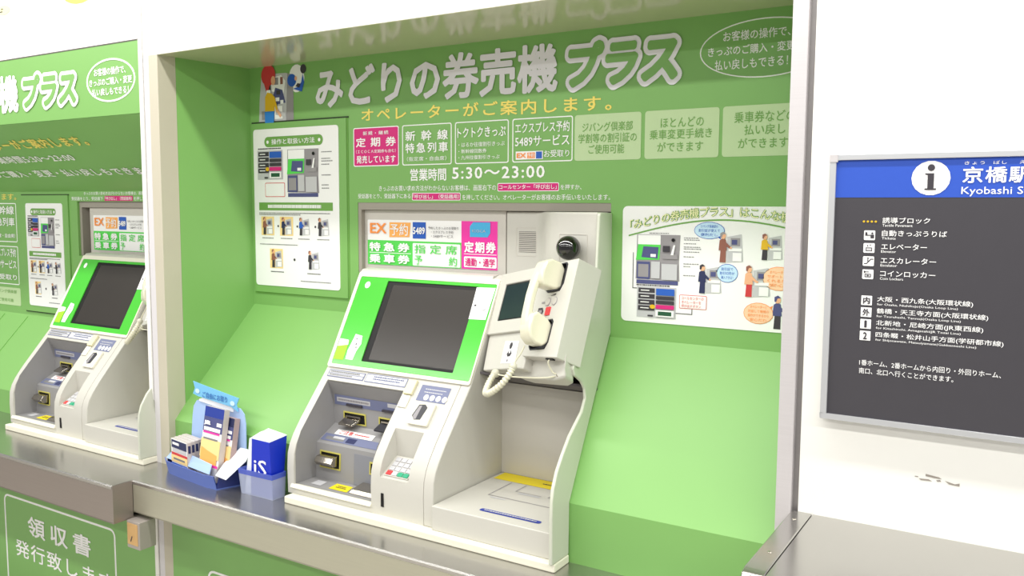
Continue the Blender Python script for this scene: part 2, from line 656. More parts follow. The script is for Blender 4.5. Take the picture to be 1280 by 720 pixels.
# ------------------------------------------------------------ print on the main niche wall
F = W(.356)
T('みどりの券売機', F, -2.153, 1.922, -1.205, 2.062, LAV, wall_back, bold=.030, name='title_lettering', h=.003, sp=1.0)
bmx = T('プラス', F, -1.183, 1.914, -.832, 2.067, LAV, wall_back, bold=.16, shear=.12, name='title_outline', h=.003, sp=1.0)
T('プラス', F, -1.1712, 1.9274, -.8438, 2.0536, GREEN, wall_back, bold=.055, shear=.12, name='title_lettering', h=.0046, sp=1.0)
T('オペレーターがご案内します。', F, -1.948, 1.872, -1.035, 1.915, YEL, wall_back, bold=.016, name='slogan_lettering', sp=1.25, skew=-.012)
bm = nb()
ringf(bm, F, ell(-.62, 1.992, .166, .073, 48), ell(-.62, 1.992, .163, .070, 48), 0, .001)
obj('oval_outline', bm, WHITE, wall_back)
T('お客様の操作で、', F, -.725, 2.015, -.556, 2.040, WHITE, wall_back, bold=.012)
T('きっぷのご購入・変更', F, -.764, 1.980, -.544, 2.004, WHITE, wall_back, bold=.012)
T('払い戻しもできる！', F, -.745, 1.944, -.560, 1.970, WHITE, wall_back, bold=.012)


def infobox(u0, u1, fill, line, rows):
    bm = nb()
    v0, v1 = 1.724, 1.852
    if fill:
        fpoly(bm, F, rr(u0, v0, u1, v1, .008), 0, .0012)
        o = obj('info_box', bm, fill, wall_back)
    if line:
        bm = nb()
        ringf(bm, F, rr(u0, v0, u1, v1, .007), rr(u0+.003, v0+.003, u1-.003, v1-.003, .005), 0, .0016)
        e = obj('info_box_outline', bm, line, wall_back)
        o = o if fill else e
    for s, a, b, c, d, m, bd, sp in rows:
        T(s, F, u0+(u1-u0)*a, v0+(v1-v0)*b, u0+(u1-u0)*c, v0+(v1-v0)*d, m, o, bold=bd, h=.0022, sp=sp)


infobox(-1.984, -1.789, PINK, WHITE, [('新規・継続', .22, .80, .78, .90, WHITE, .012, 1.3), ('定期券', .06, .50, .94, .74, WHITE, .02, 1.9), ('（ＩＣＯＣＡ定期券も含む）', .06, .34, .94, .43, WHITE, .005, 1), ('発売しています', .07, .08, .93, .28, WHITE, .02, 1.1)])
infobox(-1.775, -1.579, None, WHITE, [('新幹線', .07, .60, .93, .85, WHITE, .018, 2), ('特急列車', .07, .30, .93, .55, WHITE, .018, 1.3), ('（指定席・自由席）', .1, .10, .90, .21, WHITE, .003, 1.1)])
infobox(-1.566, -1.370, None, WHITE, [('トクトクきっぷ', .05, .62, .95, .86, WHITE, .014, 1), ('・はるか往復割引きっぷ', .07, .40, .93, .51, WHITE, .003, 1), ('・新幹線回数券', .07, .25, .60, .35, WHITE, .003, 1), ('・九州往復割引きっぷ', .07, .10, .84, .20, WHITE, .003, 1)])
infobox(-1.357, -1.155, None, WHITE, [('エクスプレス予約', .05, .66, .95, .90, WHITE, .012, 1), ('5489サービス', .05, .36, .95, .60, WHITE, .012, 1), ('お受取り', .54, .10, .95, .26, WHITE, .006, 1)])
art('service_mark', F, [('r', -1.345, 1.732, -1.252, 1.756, WHITE), ('r', -1.305, 1.735, -1.279, 1.752, ORANGE), ('r', -1.275, 1.734, -1.255, 1.754, PBLUE)], wall_back, h=.0016, step=.0004)
T('EX', F, -1.341, 1.737, -1.309, 1.751, ORANGE, wall_back, h=.0032, bold=.03)
T('予約', F, -1.303, 1.737, -1.281, 1.751, WHITE, wall_back, h=.0032, bold=.01)
infobox(-1.149, -.946, GBOX, None, [('ジバング倶楽部', .12, .62, .88, .82, GREEN_DK, .006, 1), ('学割等の割引証の', .06, .38, .94, .58, GREEN_DK, .006, 1), ('ご使用可能', .22, .14, .76, .34, GREEN_DK, .006, 1)])
infobox(-.935, -.729, GBOX, None, [('ほとんどの', .22, .64, .80, .84, GREEN_DK, .006, 1), ('乗車変更手続き', .07, .40, .91, .60, GREEN_DK, .006, 1), ('ができます', .18, .14, .80, .34, GREEN_DK, .006, 1)])
infobox(-.720, -.530, GBOX, None, [('乗車券などの', .16, .66, .96, .88, GREEN_DK, .006, 1), ('払い戻し', .30, .42, .84, .62, GREEN_DK, .006, 1), ('ができます', .22, .16, .88, .36, GREEN_DK, .006, 1)])
T('営業時間', F, -1.743, 1.674, -1.600, 1.713, WHITE, wall_back, bold=.016, name='opening_hours')
T('5:30〜23:00', F, -1.577, 1.678, -1.246, 1.714, WHITE, wall_back, bold=.018, sp=1.15, name='opening_hours')
T('きっぷのお買い求め方法がわからないお客様は、画面右下の', F, -1.874, 1.642, -1.414, 1.660, WHITE, wall_back, bold=.004)
art('pink_tag', F, [('q', -1.409, 1.639, -1.198, 1.664, .004, WHITE), ('q', -1.407, 1.641, -1.200, 1.662, .003, PINK), ('q', -1.736, 1.612, -1.545, 1.636, .004, WHITE), ('q', -1.734, 1.614, -1.547, 1.634, .003, PINK)], wall_back, h=.001)
T('コールセンター「呼び出し」', F, -1.402, 1.645, -1.205, 1.659, WHITE, wall_back, bold=.010, h=.0026)
T('を押すか、', F, -1.193, 1.643, -1.125, 1.658, WHITE, wall_back, bold=.004)
T('受話器をとり、受話器下にある', F, -1.966, 1.618, -1.742, 1.634, WHITE, wall_back, bold=.004)
T('「呼び出し」（受話器用）', F, -1.732, 1.617, -1.550, 1.631, WHITE, wall_back, bold=.008, h=.0026)
T('を押してください。オペレーターがお客様のお手伝いをいたします。', F, -1.539, 1.613, -1.035, 1.630, WHITE, wall_back, bold=.004)

# drawing of a customer and an operator on the film
gi = [('p', [(-2.438, 1.884), (-2.432, 1.97), (-2.42, 2.06), (-2.30, 2.058), (-2.262, 2.05), (-2.262, 1.884)], PGREY),
      ('p', [(-2.30, 1.884), (-2.29, 2.056), (-2.263, 2.05), (-2.262, 1.884)], PMID),
      ('p', [(-2.375, 2.00), (-2.37, 2.045), (-2.32, 2.052), (-2.30, 2.03), (-2.31, 1.985)], PAPER),
      ('r', -2.355, 2.02, -2.335, 2.045, PMID), ('r', -2.325, 2.02, -2.312, 2.045, BROWNP),
      ('p', [(-2.36, 1.985), (-2.35, 2.01), (-2.315, 2.0), (-2.30, 1.955), (-2.35, 1.95)], PPURP),
      ('r', -2.345, 1.985, -2.325, 2.0, DARKT), ('r', -2.35, 1.962, -2.33, 1.975, PAPER), ('r', -2.325, 1.952, -2.31, 1.965, PAPER),
      ('r', -2.355, 1.90, -2.315, 1.945, PAPER), ('p', [(-2.35, 1.915), (-2.345, 1.93), (-2.30, 1.92), (-2.30, 1.905)], PGREY),
      ('r', -2.42, 1.90, -2.40, 1.93, PMID),
      ('p', [(-2.397, 2.0), (-2.37, 2.0), (-2.373, 2.03), (-2.395, 2.03)], DARKT),
      ('e', -2.383, 2.055, .036, .037, REDH), ('p', [(-2.41, 2.04), (-2.375, 2.025), (-2.385, 1.995), (-2.395, 2.0)], REDH),
      ('e', -2.358, 2.035, .011, .016, SKIN), ('r', -2.392, 1.99, -2.372, 2.003, PAPER),
      ('p', [(-2.402, 1.928), (-2.40, 1.98), (-2.388, 1.995), (-2.365, 1.99), (-2.35, 1.97), (-2.355, 1.928)], YSHIRT),
      ('p', [(-2.362, 1.985), (-2.352, 1.978), (-2.335, 1.93), (-2.345, 1.922)], YSHIRT),
      ('p', [(-2.347, 1.93), (-2.337, 1.935), (-2.318, 1.912), (-2.325, 1.903)], SKIN),
      ('p', [(-2.402, 1.884), (-2.403, 1.928), (-2.354, 1.928), (-2.358, 1.884)], TROUS)]
art('customer_drawing', F, gi, wall_back, h=.001, step=.0002)
art('operator_drawing', F, [('e', -2.245, 2.035, .038, .048, PAPER), ('e', -2.268, 2.03, .022, .022, PBLUE), ('e', -2.212, 2.065, .014, .016, DARKT),
                            ('p', [(-2.262, 2.00), (-2.22, 1.988), (-2.208, 2.02), (-2.215, 2.05), (-2.222, 2.02), (-2.24, 2.005)], PBLUE),
                            ('p', [(-2.25, 2.008), (-2.232, 2.002), (-2.225, 2.015), (-2.24, 2.018)], DARKT), ('e', -2.248, 2.035, .006, .008, SKIN)], wall_back, h=.001)

# ------------------------------------------------------------ service hatch and the posters


def machine_picture(fr, u0, v0, u1, v1, parent):
    S = [('p', [(0, .1), (.02, 1), (1, 1), (.98, .45), (1, .08)], PMID), ('r', .02, 0, .97, .08, PPURP), ('r', .04, .80, .56, .99, PAPER),
         ('p', [(.0, .48), (.05, .8), (.56, .8), (.54, .5)], PGREEN), ('p', [(.13, .54), (.17, .76), (.52, .75), (.5, .52)], PPURP),
         ('r', .34, .55, .46, .61, PAPER), ('r', .03, .1, .33, .45, PPURP), ('r', .06, .14, .3, .4, PMID), ('r', .36, .12, .56, .46, PGREY),
         ('r', .6, .1, .95, .42, PGREY), ('r', .62, .52, .95, .62, PMID), ('r', .62, .66, .78, .78, DARKT), ('e', .85, .90, .04, .035, BLACK),
         ('p', [(.80, .6), (.86, .8), (.9, .8), (.86, .6)], PAPER)]
    return art('machine_picture', fr, loc_shapes(u0, v0, u1, v1, S), parent)


def menu_picture(fr, u0, v0, u1, v1, parent):
    S = [('r', 0, 0, 1, 1, PGREY)]
    for k in range(4):
        S.append(('r', .04, .80-k*.19, .46, .95-k*.19, DARKT))
        S.append(('r', .10, .86-k*.19, .32, .89-k*.19, PAPER))
    S += [('r', .5, .74, .96, .95, PBLUE), ('r', .5, .60, .96, .71, DARKT), ('r', .5, .46, .96, .57, DARKT), ('r', .5, .30, .96, .43, PINK),
          ('r', .5, .05, .96, .26, PAPER), ('r', .56, .09, .9, .22, mat('dark_green_print', (30, 84, 56), .5)), ('e', .42, .36, .07, .07, YSHIRT), ('r', .3, .04, .44, .09, DARKT)]
    return art('menu_picture', fr, loc_shapes(u0, v0, u1, v1, S), parent)


def little_man(fr, u, v, s, parent, top, bottom, hair, screen=True):
    S = [('p', [(u+.30*s, v), (u+.30*s, v+.85*s), (u+.78*s, v+.95*s), (u+.85*s, v+.05*s)], PGREY), ('r', u+.42*s, v+.55*s, u+.74*s, v+.82*s, PMID),
         ('r', u+.46*s, v+.60*s, u+.64*s, v+.76*s, PPURP), ('r', u+.36*s, v+.38*s, u+.80*s, v+.48*s, PAPER), ('r', u+.5*s, v+.05*s, u+.8*s, v+.33*s, PAPER)] if screen else []
    S += [('p', [(u+.06*s, v), (u+.09*s, v+.45*s), (u+.27*s, v+.45*s), (u+.27*s, v)], bottom),
          ('p', [(u+.02*s, v+.40*s), (u+.05*s, v+.74*s), (u+.15*s, v+.80*s), (u+.26*s, v+.76*s), (u+.30*s, v+.40*s)], top),
          ('p', [(u+.24*s, v+.72*s), (u+.28*s, v+.66*s), (u+.46*s, v+.50*s), (u+.40*s, v+.46*s), (u+.22*s, v+.58*s)], top), ('e', u+.44*s, v+.49*s, .035*s, .035*s, SKIN),
          ('e', u+.17*s, v+.88*s, .09*s, .10*s, SKIN), ('p', [(u+.07*s, v+.84*s), (u+.07*s, v+.97*s), (u+.17*s, v+1.02*s), (u+.27*s, v+.95*s), (u+.16*s, v+.93*s), (u+.12*s, v+.82*s)], hair)]
    return art('person_drawing', fr, S, parent)


hatch = thing('service_hatch', (-2.24, .352, 1.275), 'wider green service hatch in the main niche, behind its larger instruction poster', 'hatch')
bm = nb()
frect(bm, F, -2.470, 1.277, -2.013, 1.888, 0, .006)
obj('hatch_door', bm, GREEN, hatch, bevel=.0015)
bm = nb()
frect(bm, F, -2.474, 1.888, -2.005, 1.893, 0, .0035)
obj('hatch_gap', bm, mat('painted_gap_shadow', (50, 66, 44), .8), hatch)  # dark strip painted as the shadow in the gap above the door
bm = nb()
frect(bm, F, -2.474, 1.272, -2.005, 1.277, 0, .002)
frect(bm, F, -2.013, 1.277, -2.008, 1.888, 0, .002)
obj('hatch_recess_line', bm, GREEN_DK, hatch)  # darker green strips for the recess line round the door

FP = W(.350)


def how_to_poster(fr, u0, v0, u1, v1, parent, full=True):
    """portrait sheet: headline, two pictures, a green bar and two rows of steps"""
    du, dv = u1-u0, v1-v0
    U = lambda a: u0+du*a
    V = lambda b: v0+dv*b
    bm = nb()
    fpoly(bm, fr, rr(u0, v0, u1, v1, .012), 0, .002)
    obj('sheet', bm, PAPER, parent)
    g = Fr(fr.O+fr.n*.002, fr.ex, fr.ey)
    art('headline_band', g, [('q', U(.14), V(.885), U(.83), V(.95), .018*dv/.58, GREEN_DK), ('e', U(.18), V(.917), .006, .006, WHITE), ('e', U(.79), V(.917), .006, .006, WHITE)], parent)
    T('操作と取扱い方法', g, U(.23), V(.90), U(.74), V(.935), WHITE, parent, bold=.012, h=.002)
    menu_picture(g, U(.05), V(.68), U(.36), V(.865), parent)
    machine_picture(g, U(.41), V(.57), U(.78), V(.865), parent)
    art('call_note', g, [('q', U(.14), V(.57), U(.38), V(.66), .004, RED), ('q', U(.145), V(.574), U(.375), V(.656), .003, PAPER)], parent)
    tiny_lines(g, U(.17), U(.35), [(V(.635), 1), (V(.61), .9), (V(.586), .95)], parent, RED if full else GREYT, th=.006*dv/.58, seed=3)
    tiny_lines(g, U(.81), U(.94), [(V(.84), .9), (V(.80), .8), (V(.785), 1), (V(.765), .7), (V(.70), .8), (V(.64), .6), (V(.62), .7)], parent, GREYT, seed=4, th=.003)
    tiny_lines(g, U(.06), U(.62), [(V(.872), .5)], parent, DARKT, seed=5, th=.004)
    bm = nb()
    frect(bm, g, U(.06), V(.485), U(.93), V(.535), 0, .001)
    obj('green_band', bm, GREEN_DK, parent)
    tiny_lines(g, U(.17), U(.80), [(V(.500), 1)], parent, WHITE, seed=6, th=.012*dv/.58, h=.0014)
    tiny_lines(g, U(.06), U(.9), [(V(.465), 1), (V(.455), .6), (V(.265), .55)], parent, GREYT, seed=7)
    for k, (a, c) in enumerate(((.1, RED), (.33, PBLUE), (.54, BROWNP), (.76, DARKT))):
        if k < 2:
            art('step_background', g, [('r', U(a-.02), V(.325), U(a+.14), V(.445), PEACH)], parent, h=.0004)
        little_man(g, U(a), V(.33), .11*dv, parent, (BROWNP, NAVY, PBLUE, DARKT)[k], DARKT, BROWNP)
        if k < 3:
            art('step_dot', g, [('e', U(a+.19), V(.385), .004, .004, DARKT)], parent)
        tiny_lines(g, U(a-.01), U(a+.13), [(V(.305), 1)], parent, GREYT, seed=8+k)
    for k, a in enumerate((.2, .64)):
        if k == 0:
            art('step_background', g, [('r', U(a-.02), V(.115), U(a+.14), V(.24), PEACH)], parent, h=.0004)
        little_man(g, U(a), V(.12), .115*dv, parent, (BROWNP, DARKT)[k], DARKT, BROWNP)
        tiny_lines(g, U(a-.01), U(a+.15), [(V(.09), 1)], parent, DARKT, seed=12+k)
    art('step_dot', g, [('e', U(.48), V(.175), .005, .005, DARKT)], parent)
    tiny_lines(g, U(.55), U(.9), [(V(.04), 1)], parent, GREYT, seed=15)


p1 = thing('instruction_poster', (-2.24, .348, 1.30), 'white portrait instruction poster on the hatch just left of the main machine', 'poster')
how_to_poster(FP, -2.462, 1.303, -2.046, 1.866, p1)

p2 = thing('feature_poster', (-.74, .355, 1.28), 'large landscape poster with cartoon customers and speech bubbles, right of the main machine', 'poster')
bm = nb()
fpoly(bm, F, rr(-.995, 1.279, -.47, 1.597, .014), 0, .002)
obj('sheet', bm, PAPER, p2)
G = Fr((0, .354, 0), (1, 0, 0), (0, 0, 1))
bm = nb()
n = 20
ptsA = [(-.976+.512*i/n, 1.518+.046*sin(pi*min(1, (i/n)*.95))) for i in range(n+1)]
fpoly(bm, G, ptsA + [(a, b-.004) for a, b in ptsA[::-1]], 0, .001)
obj('green_arc', bm, GREEN_DK, p2)
for nm, m_, bd, hh in (('headline_outline', GREEN_DK, .05, .0014), ('headline', mat('cream_yellow_letter', (246, 244, 190), .5), .004, .0024)):
    me = glyphs('「みどりの券売機プラス」はこんな機械です', bd, 0, .92, 'LEFT', 1)
    xs = [v.co.x for v in me.vertices]
    ys = [v.co.y for v in me.vertices]
    ax, bx, ay, by = min(xs), max(xs), min(ys), max(ys)
    for v in me.vertices:
        q = (v.co.x-ax)/(bx-ax)
        v.co = G.P(-.972+.515*q, 1.530+.040*sin(pi*min(1, q*.95))+.028*(v.co.y-ay)/(by-ay), hh+v.co.z)
    me.materials.append(m_)
    link(nm, me, p2)
machine_picture(G, -.953, 1.385, -.826, 1.520, p2)
menu_picture(G, -.948, 1.293, -.834, 1.378, p2)
art('call_note', G, [('q', -.825, 1.324, -.749, 1.361, .003, RED), ('q', -.8235, 1.3255, -.7505, 1.3595, .002, PAPER)], p2)
art('leader_line', G, [('p', [(-.790, 1.324), (-.790, 1.3105), (-.835, 1.3105), (-.835, 1.3085), (-.788, 1.3085), (-.788, 1.324)], DARKT)], p2)
art('leader_line', G, [('p', [(-.962, 1.371), (-.948, 1.371), (-.948, 1.373), (-.960, 1.373), (-.960, 1.470), (-.962, 1.470)], DARKT)], p2)
T('コールセンターの', G, -.818, 1.3485, -.757, 1.357, RED, p2, bold=0, h=.0026)
T('オペレーターを', G, -.818, 1.3375, -.764, 1.346, RED, p2, bold=0, h=.0026)
T('呼び出すボタン', G, -.818, 1.3275, -.764, 1.3355, RED, p2, bold=0, h=.0026)
tiny_lines(G, -.816, -.768, [(1.512, .9), (1.507, .9), (1.497, .7), (1.488, 1), (1.483, 1), (1.475, .9), (1.462, .6), (1.443, .9), (1.436, .4), (1.412, .7)], p2, GREYT, th=.002, seed=21)
tiny_lines(G, -.95, -.85, [(1.380, 1)], p2, DARKT, th=.003, seed=22)
tiny_lines(G, -.915, -.85, [(1.523, .9)], p2, GREYT, th=.002, seed=23)
for k, (u, v, s_, a, b_, c) in enumerate(((-.722, 1.452, .078, BROWNP, BROWNP, PMID), (-.775, 1.368, .076, NAVY, NAVY, DARKT), (-.612, 1.462, .066, YSHIRT, DARKT, BROWNP), (-.652, 1.366, .080, SKIN, REDH, BROWNP), (-.578, 1.288, .084, PPURP, DARKT, PPURP))):
    little_man(G, u, v, s_, p2, a, b_, c, screen=(k != 4))
for nm, cu, cv, ru, rv, m_, tl, rows, tm in (('blue_bubble', -.747, 1.534, .040, .021, BUBB, (-.715, 1.511), ('ジバング倶楽部の', '割引証が使えて', '便利だし'), PBLUE),
                                             ('blue_bubble', -.696, 1.424, .027, .023, BUBB, (-.727, 1.43), ('割引証で', '割引切符が', '購入できる！'), PBLUE),
                                             ('orange_bubble', -.563, 1.416, .040, .029, BUBO, (-.61, 1.425), ('オペレーターが', 'サポートして', 'くれるから', '安心！'), ORANGE),
                                             ('orange_bubble', -.612, 1.325, .037, .026, BUBO, (-.575, 1.347), ('オペレーターと', '対話して機械の', '操作ができるから', '安心だわ'), ORANGE)):
    art(nm, G, [('e', cu, cv, ru+.0015, rv+.0015, tm), ('p', [(cu-(ru*.5 if tl[0] < cu else -ru*.5), cv+rv*.5), tl, (cu-(ru*.5 if tl[0] < cu else -ru*.5), cv-rv*.7)], tm), ('e', cu, cv, ru, rv, m_)], p2)
    for k, r_ in enumerate(rows):
        dv = .011
        v = cv + dv*(len(rows)/2-.5-k) - .004
        hw = ru*.72 if 0 < k < len(rows)-1 else ru*.58
        T(r_, G, cu-hw, v, cu+hw, v+.008, tm, p2, bold=0, h=.002)

# ------------------------------------------------------------ ticket machine


def XZ(z):
    t = min(max((z-.87)/.38, 0), 1)
    return -.975-.053*t


def make_machine():
    t = thing('ticket_machine', (-1.44, .0, .70), 'cream ticket vending machine seen whole, with telephone and black dome, centre of the counter', 'ticket machine')
    bm = box(nb(), -1.905, -.9735, -.056, .022, .7, .722)
    obj('plinth', bm, CREAM_HI, t, bevel=.004)
    # main body with its two openings
    prof = [(-.024, .722), (-.026, .80), (-.023, .845), (-.014, .873), (.001, .899), (.018, .922), (.035, .944), (.153, 1.083), (.315, 1.377), (.322, 1.385), (.352, 1.388), (.352, 1.20), (.02, .84), (.02, .722)]
    bm = prism(nb(), prof, -1.92, -1.40)
    body = obj('body', bm, CREAM, t)
    bm = prism(nb(), [(-.2, .7505), (.067, .7505), (.072, .86), (.155, .904), (.150, 1.0), (.124, 1.0488), (.02, 1.14), (-.2, 1.14)], -1.893, -1.587)
    c1 = obj('cut', bm, CREAM)
    bm = prism(nb(), [(-.2, .833), (-.02, .833), (.052, .876), (.047, .958), (-.05, 1.04), (-.2, 1.04)], -1.555, -1.452)
    c2 = obj('cut', bm, CREAM)
    bm = prism(nb(), [(-.0275, .749), (.0, .749), (.0, .788), (-.0275, .788)], -1.549, -1.5400)
    obj('coupon_slot', bm, BLACK, t)
    boolean_cut(body, [c1, c2])
    for p in body.data.polygons:
        p.use_smooth = True
    body.data.set_sharp_from_angle(angle=math.radians(32))
    b = body.modifiers.new('bevel', 'BEVEL')
    b.width = .005
    b.segments = 3
    b.limit_method = 'ANGLE'
    b.angle_limit = math.radians(50)
    b.harden_normals = True
    # right flank of the body reaches back to the inner wall
    prof2 = [(-.024, .722), (-.026, .80), (-.023, .845), (-.014, .873), (.001, .899), (.018, .922), (.035, .944), (.153, 1.083), (.315, 1.377), (.352, 1.388), (.352, .722)]
    bm = prism(nb(), prof2, -1.4005, -1.3665)
    obj('body_flank', bm, CREAM, t, bevel=.004, seg=3)
    # liner of the big recess: its own grey, darkened with painted shade
    bm = nb()
    back = [(-.012, .7515), (.066, .7515), (.071, .8612), (.1535, .9045), (.149, .999), (.1225, 1.0445)]
    for a, c in zip(back[:-1], back[1:]):
        bm.faces.new([bm.verts.new(p) for p in ((-1.8925, *a), (-1.5875, *a), (-1.5875, *c), (-1.8925, *c))])
    side = back + [(.042, .954), (.029, .938), (.005, .91), (-.010, .877), (-.018, .845), (-.019, .7515)]
    bm.faces.new([bm.verts.new((-1.8922, *p)) for p in side])
    bm.faces.new([bm.verts.new((-1.5878, *p)) for p in side])
    obj('recess_liner', bm, LINER, t)
    LF = Fr((0, .066, .752), (1, 0, 0), (0, .005, .108))
    SH = Fr((0, .071, .8615), (1, 0, 0), (0, .083, .044))
    UP = Fr((0, .1535, .9045), (1, 0, 0), (0, -.005, .096))
    FL = Fr((0, -.03, .7515), (1, 0, 0), (0, 1, 0))

    def framed(fr, u0, v0, u1, v1, name, inner=BLACK):
        bm = nb()
        ringf(bm, fr, [(u0, v0), (u1, v0), (u1, v1), (u0, v1)], [(u0+.004, v0+.004), (u1-.004, v0+.004), (u1-.004, v1-.004), (u0+.004, v1-.004)], 0, .0025)
        f = obj(name, bm, TRIMY, t)
        bm = nb()
        frect(bm, fr, u0+.004, v0+.004, u1-.004, v1-.004, 0, .0008)
        obj('opening', bm, inner, f)
        return f
    # banknote slots
    for u0, u1 in ((-1.852, -1.760), (-1.707, -1.615)):
        f = framed(UP, u0, .006, u1, .044, 'note_slot')
        um = (u0+u1)/2
        bm = nb()
        solid(bm, [UP.P(um-.036, .020, .0), UP.P(um+.026, .020, .0), UP.P(um+.026, .030, .0), UP.P(um-.036, .030, .0)], [UP.P(um-.040, .008, .034), UP.P(um+.016, .008, .034), UP.P(um+.016, .014, .034), UP.P(um-.040, .014, .034)])
        obj('slot_lip', bm, SILVER if u0 < -1.8 else CRADLE, f, bevel=.001)
        bm = nb()
        frect(bm, UP, um-.03, .03, um+.03, .035, 0, .010)
        obj('slot_roller', bm, SILVER, f)
    # blue label strips
    art('blue_label', UP, [('r', -1.888, .062, -1.5885, .0945, LINER_BLUE), ('r', -1.878, .073, -1.740, .087, PGREY), ('r', -1.670, .079, -1.600, .091, PGREY)], t)
    tiny_lines(UP, -1.872, -1.745, [(.077, 1)], t, PMID, th=.006, seed=31, h=.0018)
    bm = nb()
    frect(bm, UP, -1.836, .0635, -1.772, .070, .0, .006)
    frect(bm, UP, -1.690, .0635, -1.640, .070, .0, .006)
    obj('slot_mark', bm, DARKT, t)
    art('blue_label', SH, [('r', -1.887, .012, -1.5885, .043, LINER_BLUE), ('r', -1.872, .018, -1.798, .032, GREYT), ('r', -1.788, .017, -1.752, .037, NAVY), ('r', -1.845, .026, -1.80, .036, PGREY)], t)
    art('warning_label', SH, [('r', -1.855, .044, -1.702, .067, PAPER)], t, h=.001)
    T('ご注意', SH, -1.838, .048, -1.785, .064, RED, t, bold=.01, h=.002)
    tiny_lines(SH, -1.778, -1.712, [(.054, .9)], t, RED, th=.004, seed=33, h=.002)
    # silver ticket chute
    f = framed(LF, -1.875, .034, -1.790, .087, 'ticket_chute')
    bm = nb()
    solid(bm, [LF.P(-1.870, .078, 0), LF.P(-1.870, .046, 0), LF.P(-1.870, .046, .022), LF.P(-1.870, .058, .034), LF.P(-1.870, .074, .024)],
          [LF.P(-1.800, .078, 0), LF.P(-1.800, .046, 0), LF.P(-1.800, .046, .022), LF.P(-1.800, .058, .034), LF.P(-1.800, .074, .024)])
    obj('chute_flap', bm, SILVER, f, bevel=.002)
    bm = nb()
    frect(bm, LF, -1.735, .002, -1.590, .096, 0, .0015)
    f = obj('inset_panel', bm, mat('grey_inset', (132, 134, 142), .5), t)
    f2 = framed(Fr(LF.P(0, 0, .0015), LF.ex, LF.ey), -1.672, .044, -1.610, .082, 'coin_slot')
    # floor of the recess
    art('floor_sticker', FL, [('p', [(-1.778, .032), (-1.706, .032), (-1.722, .078), (-1.786, .078)], YELLOW)], t, h=.001)
    tiny_lines(Fr(FL.P(0, 0, .0), (1, 0, 0), (0, 1, 0)), -1.765, -1.725, [(.048, 1), (.058, .8)], t, DARKT, th=.004, seed=34, h=.0022)
    art('floor_sticker', FL, [('p', [(-1.856, .036), (-1.815, .036), (-1.822, .072), (-1.858, .072)], PGREY)], t, h=.001)
    bm = nb()
    solid(bm, [FL.P(-1.700, .030, 0), FL.P(-1.592, .030, 0), FL.P(-1.592, .090, 0), FL.P(-1.700, .090, 0)], [FL.P(-1.692, .040, .012), FL.P(-1.592, .040, .012), FL.P(-1.592, .090, .020), FL.P(-1.692, .090, .020)])
    obj('coin_tray', bm, SILVER, t, bevel=.003)
    bm = prism(nb(), [(-.032, .742), (-.026, .7525), (-.018, .7525), (-.018, .742)], -1.905, -1.586)
    obj('recess_lip', bm, CREAM_HI, t, bevel=.0012)
    # slope label plates
    for u0, u1, v0, v1, k in ((-1.903, -1.754, .149, .175, 0), (-1.748, -1.588, .148, .177, 1)):
        bm = nb()
        frect(bm, A, u0, v0, u1, v1, 0, .0012)
        f = obj('label_plate', bm, LINER_BLUE, t)
        if k == 0:
            art('label_face', A, [('r', u0+.003, v0+.014, u1-.003, v1-.003, PGREY), ('r', u0+.003, v0+.003, u1-.003, v0+.012, PGREY)], f, h=.0016)
            tiny_lines(A, u0+.008, u1-.02, [(v0+.017, 1), (v0+.006, .8)], f, GREYT, th=.004, seed=35, h=.0026)
        else:
            art('label_face', A, [('r', u0+.003, v0+.003, u1-.003, v1-.003, PAPER)], f, h=.0016)
            tiny_lines(A, u0+.03, u1-.012, [(v0+.018, 1), (v0+.010, .9)], f, LINER_BLUE, th=.005, seed=36, h=.0026)
    # rocker and cover left of the card reader
    bm = nb()
    frect(bm, A, -1.580, .126, -1.548, .174, 0, .010)
    obj('release_button', bm, mat('ivory_button', (226, 220, 184), .4), t, bevel=.002)
    bm = nb()
    frect(bm, A, -1.583, .084, -1.552, .124, 0, .004)
    obj('cover_plate', bm, CREAM_HI, t, bevel=.001)
    # card panel
    bm = nb()
    frect(bm, A, -1.530, .114, -1.426, .166, 0, .001)
    f = obj('card_panel', bm, LINER_BLUE, t)
    art('card_panel_mark', A, [('e', -1.498+.022*k, .127, .0085, .0095, PAPER) for k in range(4)], f, h=.0014)
    tiny_lines(A, -1.512, -1.438, [(.152, 1), (.142, .9)], f, PGREY, th=.003, seed=38, h=.0014)
    bm = nb()
    fpoly(bm, A, rr(-1.519, .036, -1.449, .107, .004), 0, .009)
    f = obj('card_reader', bm, CREAM_HI, t, bevel=.0012)
    art('reader_mouth', A, [('p', [(-1.512, .062), (-1.503, .098), (-1.482, .101), (-1.470, .092), (-1.478, .052), (-1.500, .049)], CRADLE), ('p', [(-1.508, .062), (-1.500, .094), (-1.491, .096), (-1.494, .052), (-1.502, .051)], PMID)], f, h=.0096)
    # keypad in the pocket
    PF = Fr((0, -.02, .8335), (1, 0, 0), (0, .072, .043))
    bm = nb()
    frect(bm, PF, -1.545, .006, -1.462, .078, 0, .003)
    kp = obj('keypad', bm, GREY_PANEL, t)
    for r_ in range(4):
        for c_ in range(4):
            bm = nb()
            u = -1.542+.020*c_
            v = .009+.017*r_
            frect(bm, PF, u, v, u+.017, v+.014, .003, .0055)
            obj('key', bm, RED if (r_ == 0 and c_ == 0) else TURQ if (r_ == 0 and c_ in (2, 3)) else PGREY, kp)
    # screen
    bm = nb()
    ringf(bm, B, rr(-1.905, .010, -1.373, .316, .006), rr(-1.789, .030, -1.437, .306, .003), 0, .005)
    bz = obj('screen_bezel', bm, BEZEL, t)
    bm = nb()
    ringf(bm, B, rr(-1.919, .0, -1.3675, .334, .008), rr(-1.906, .011, -1.372, .3165, .006), 0, .0065)
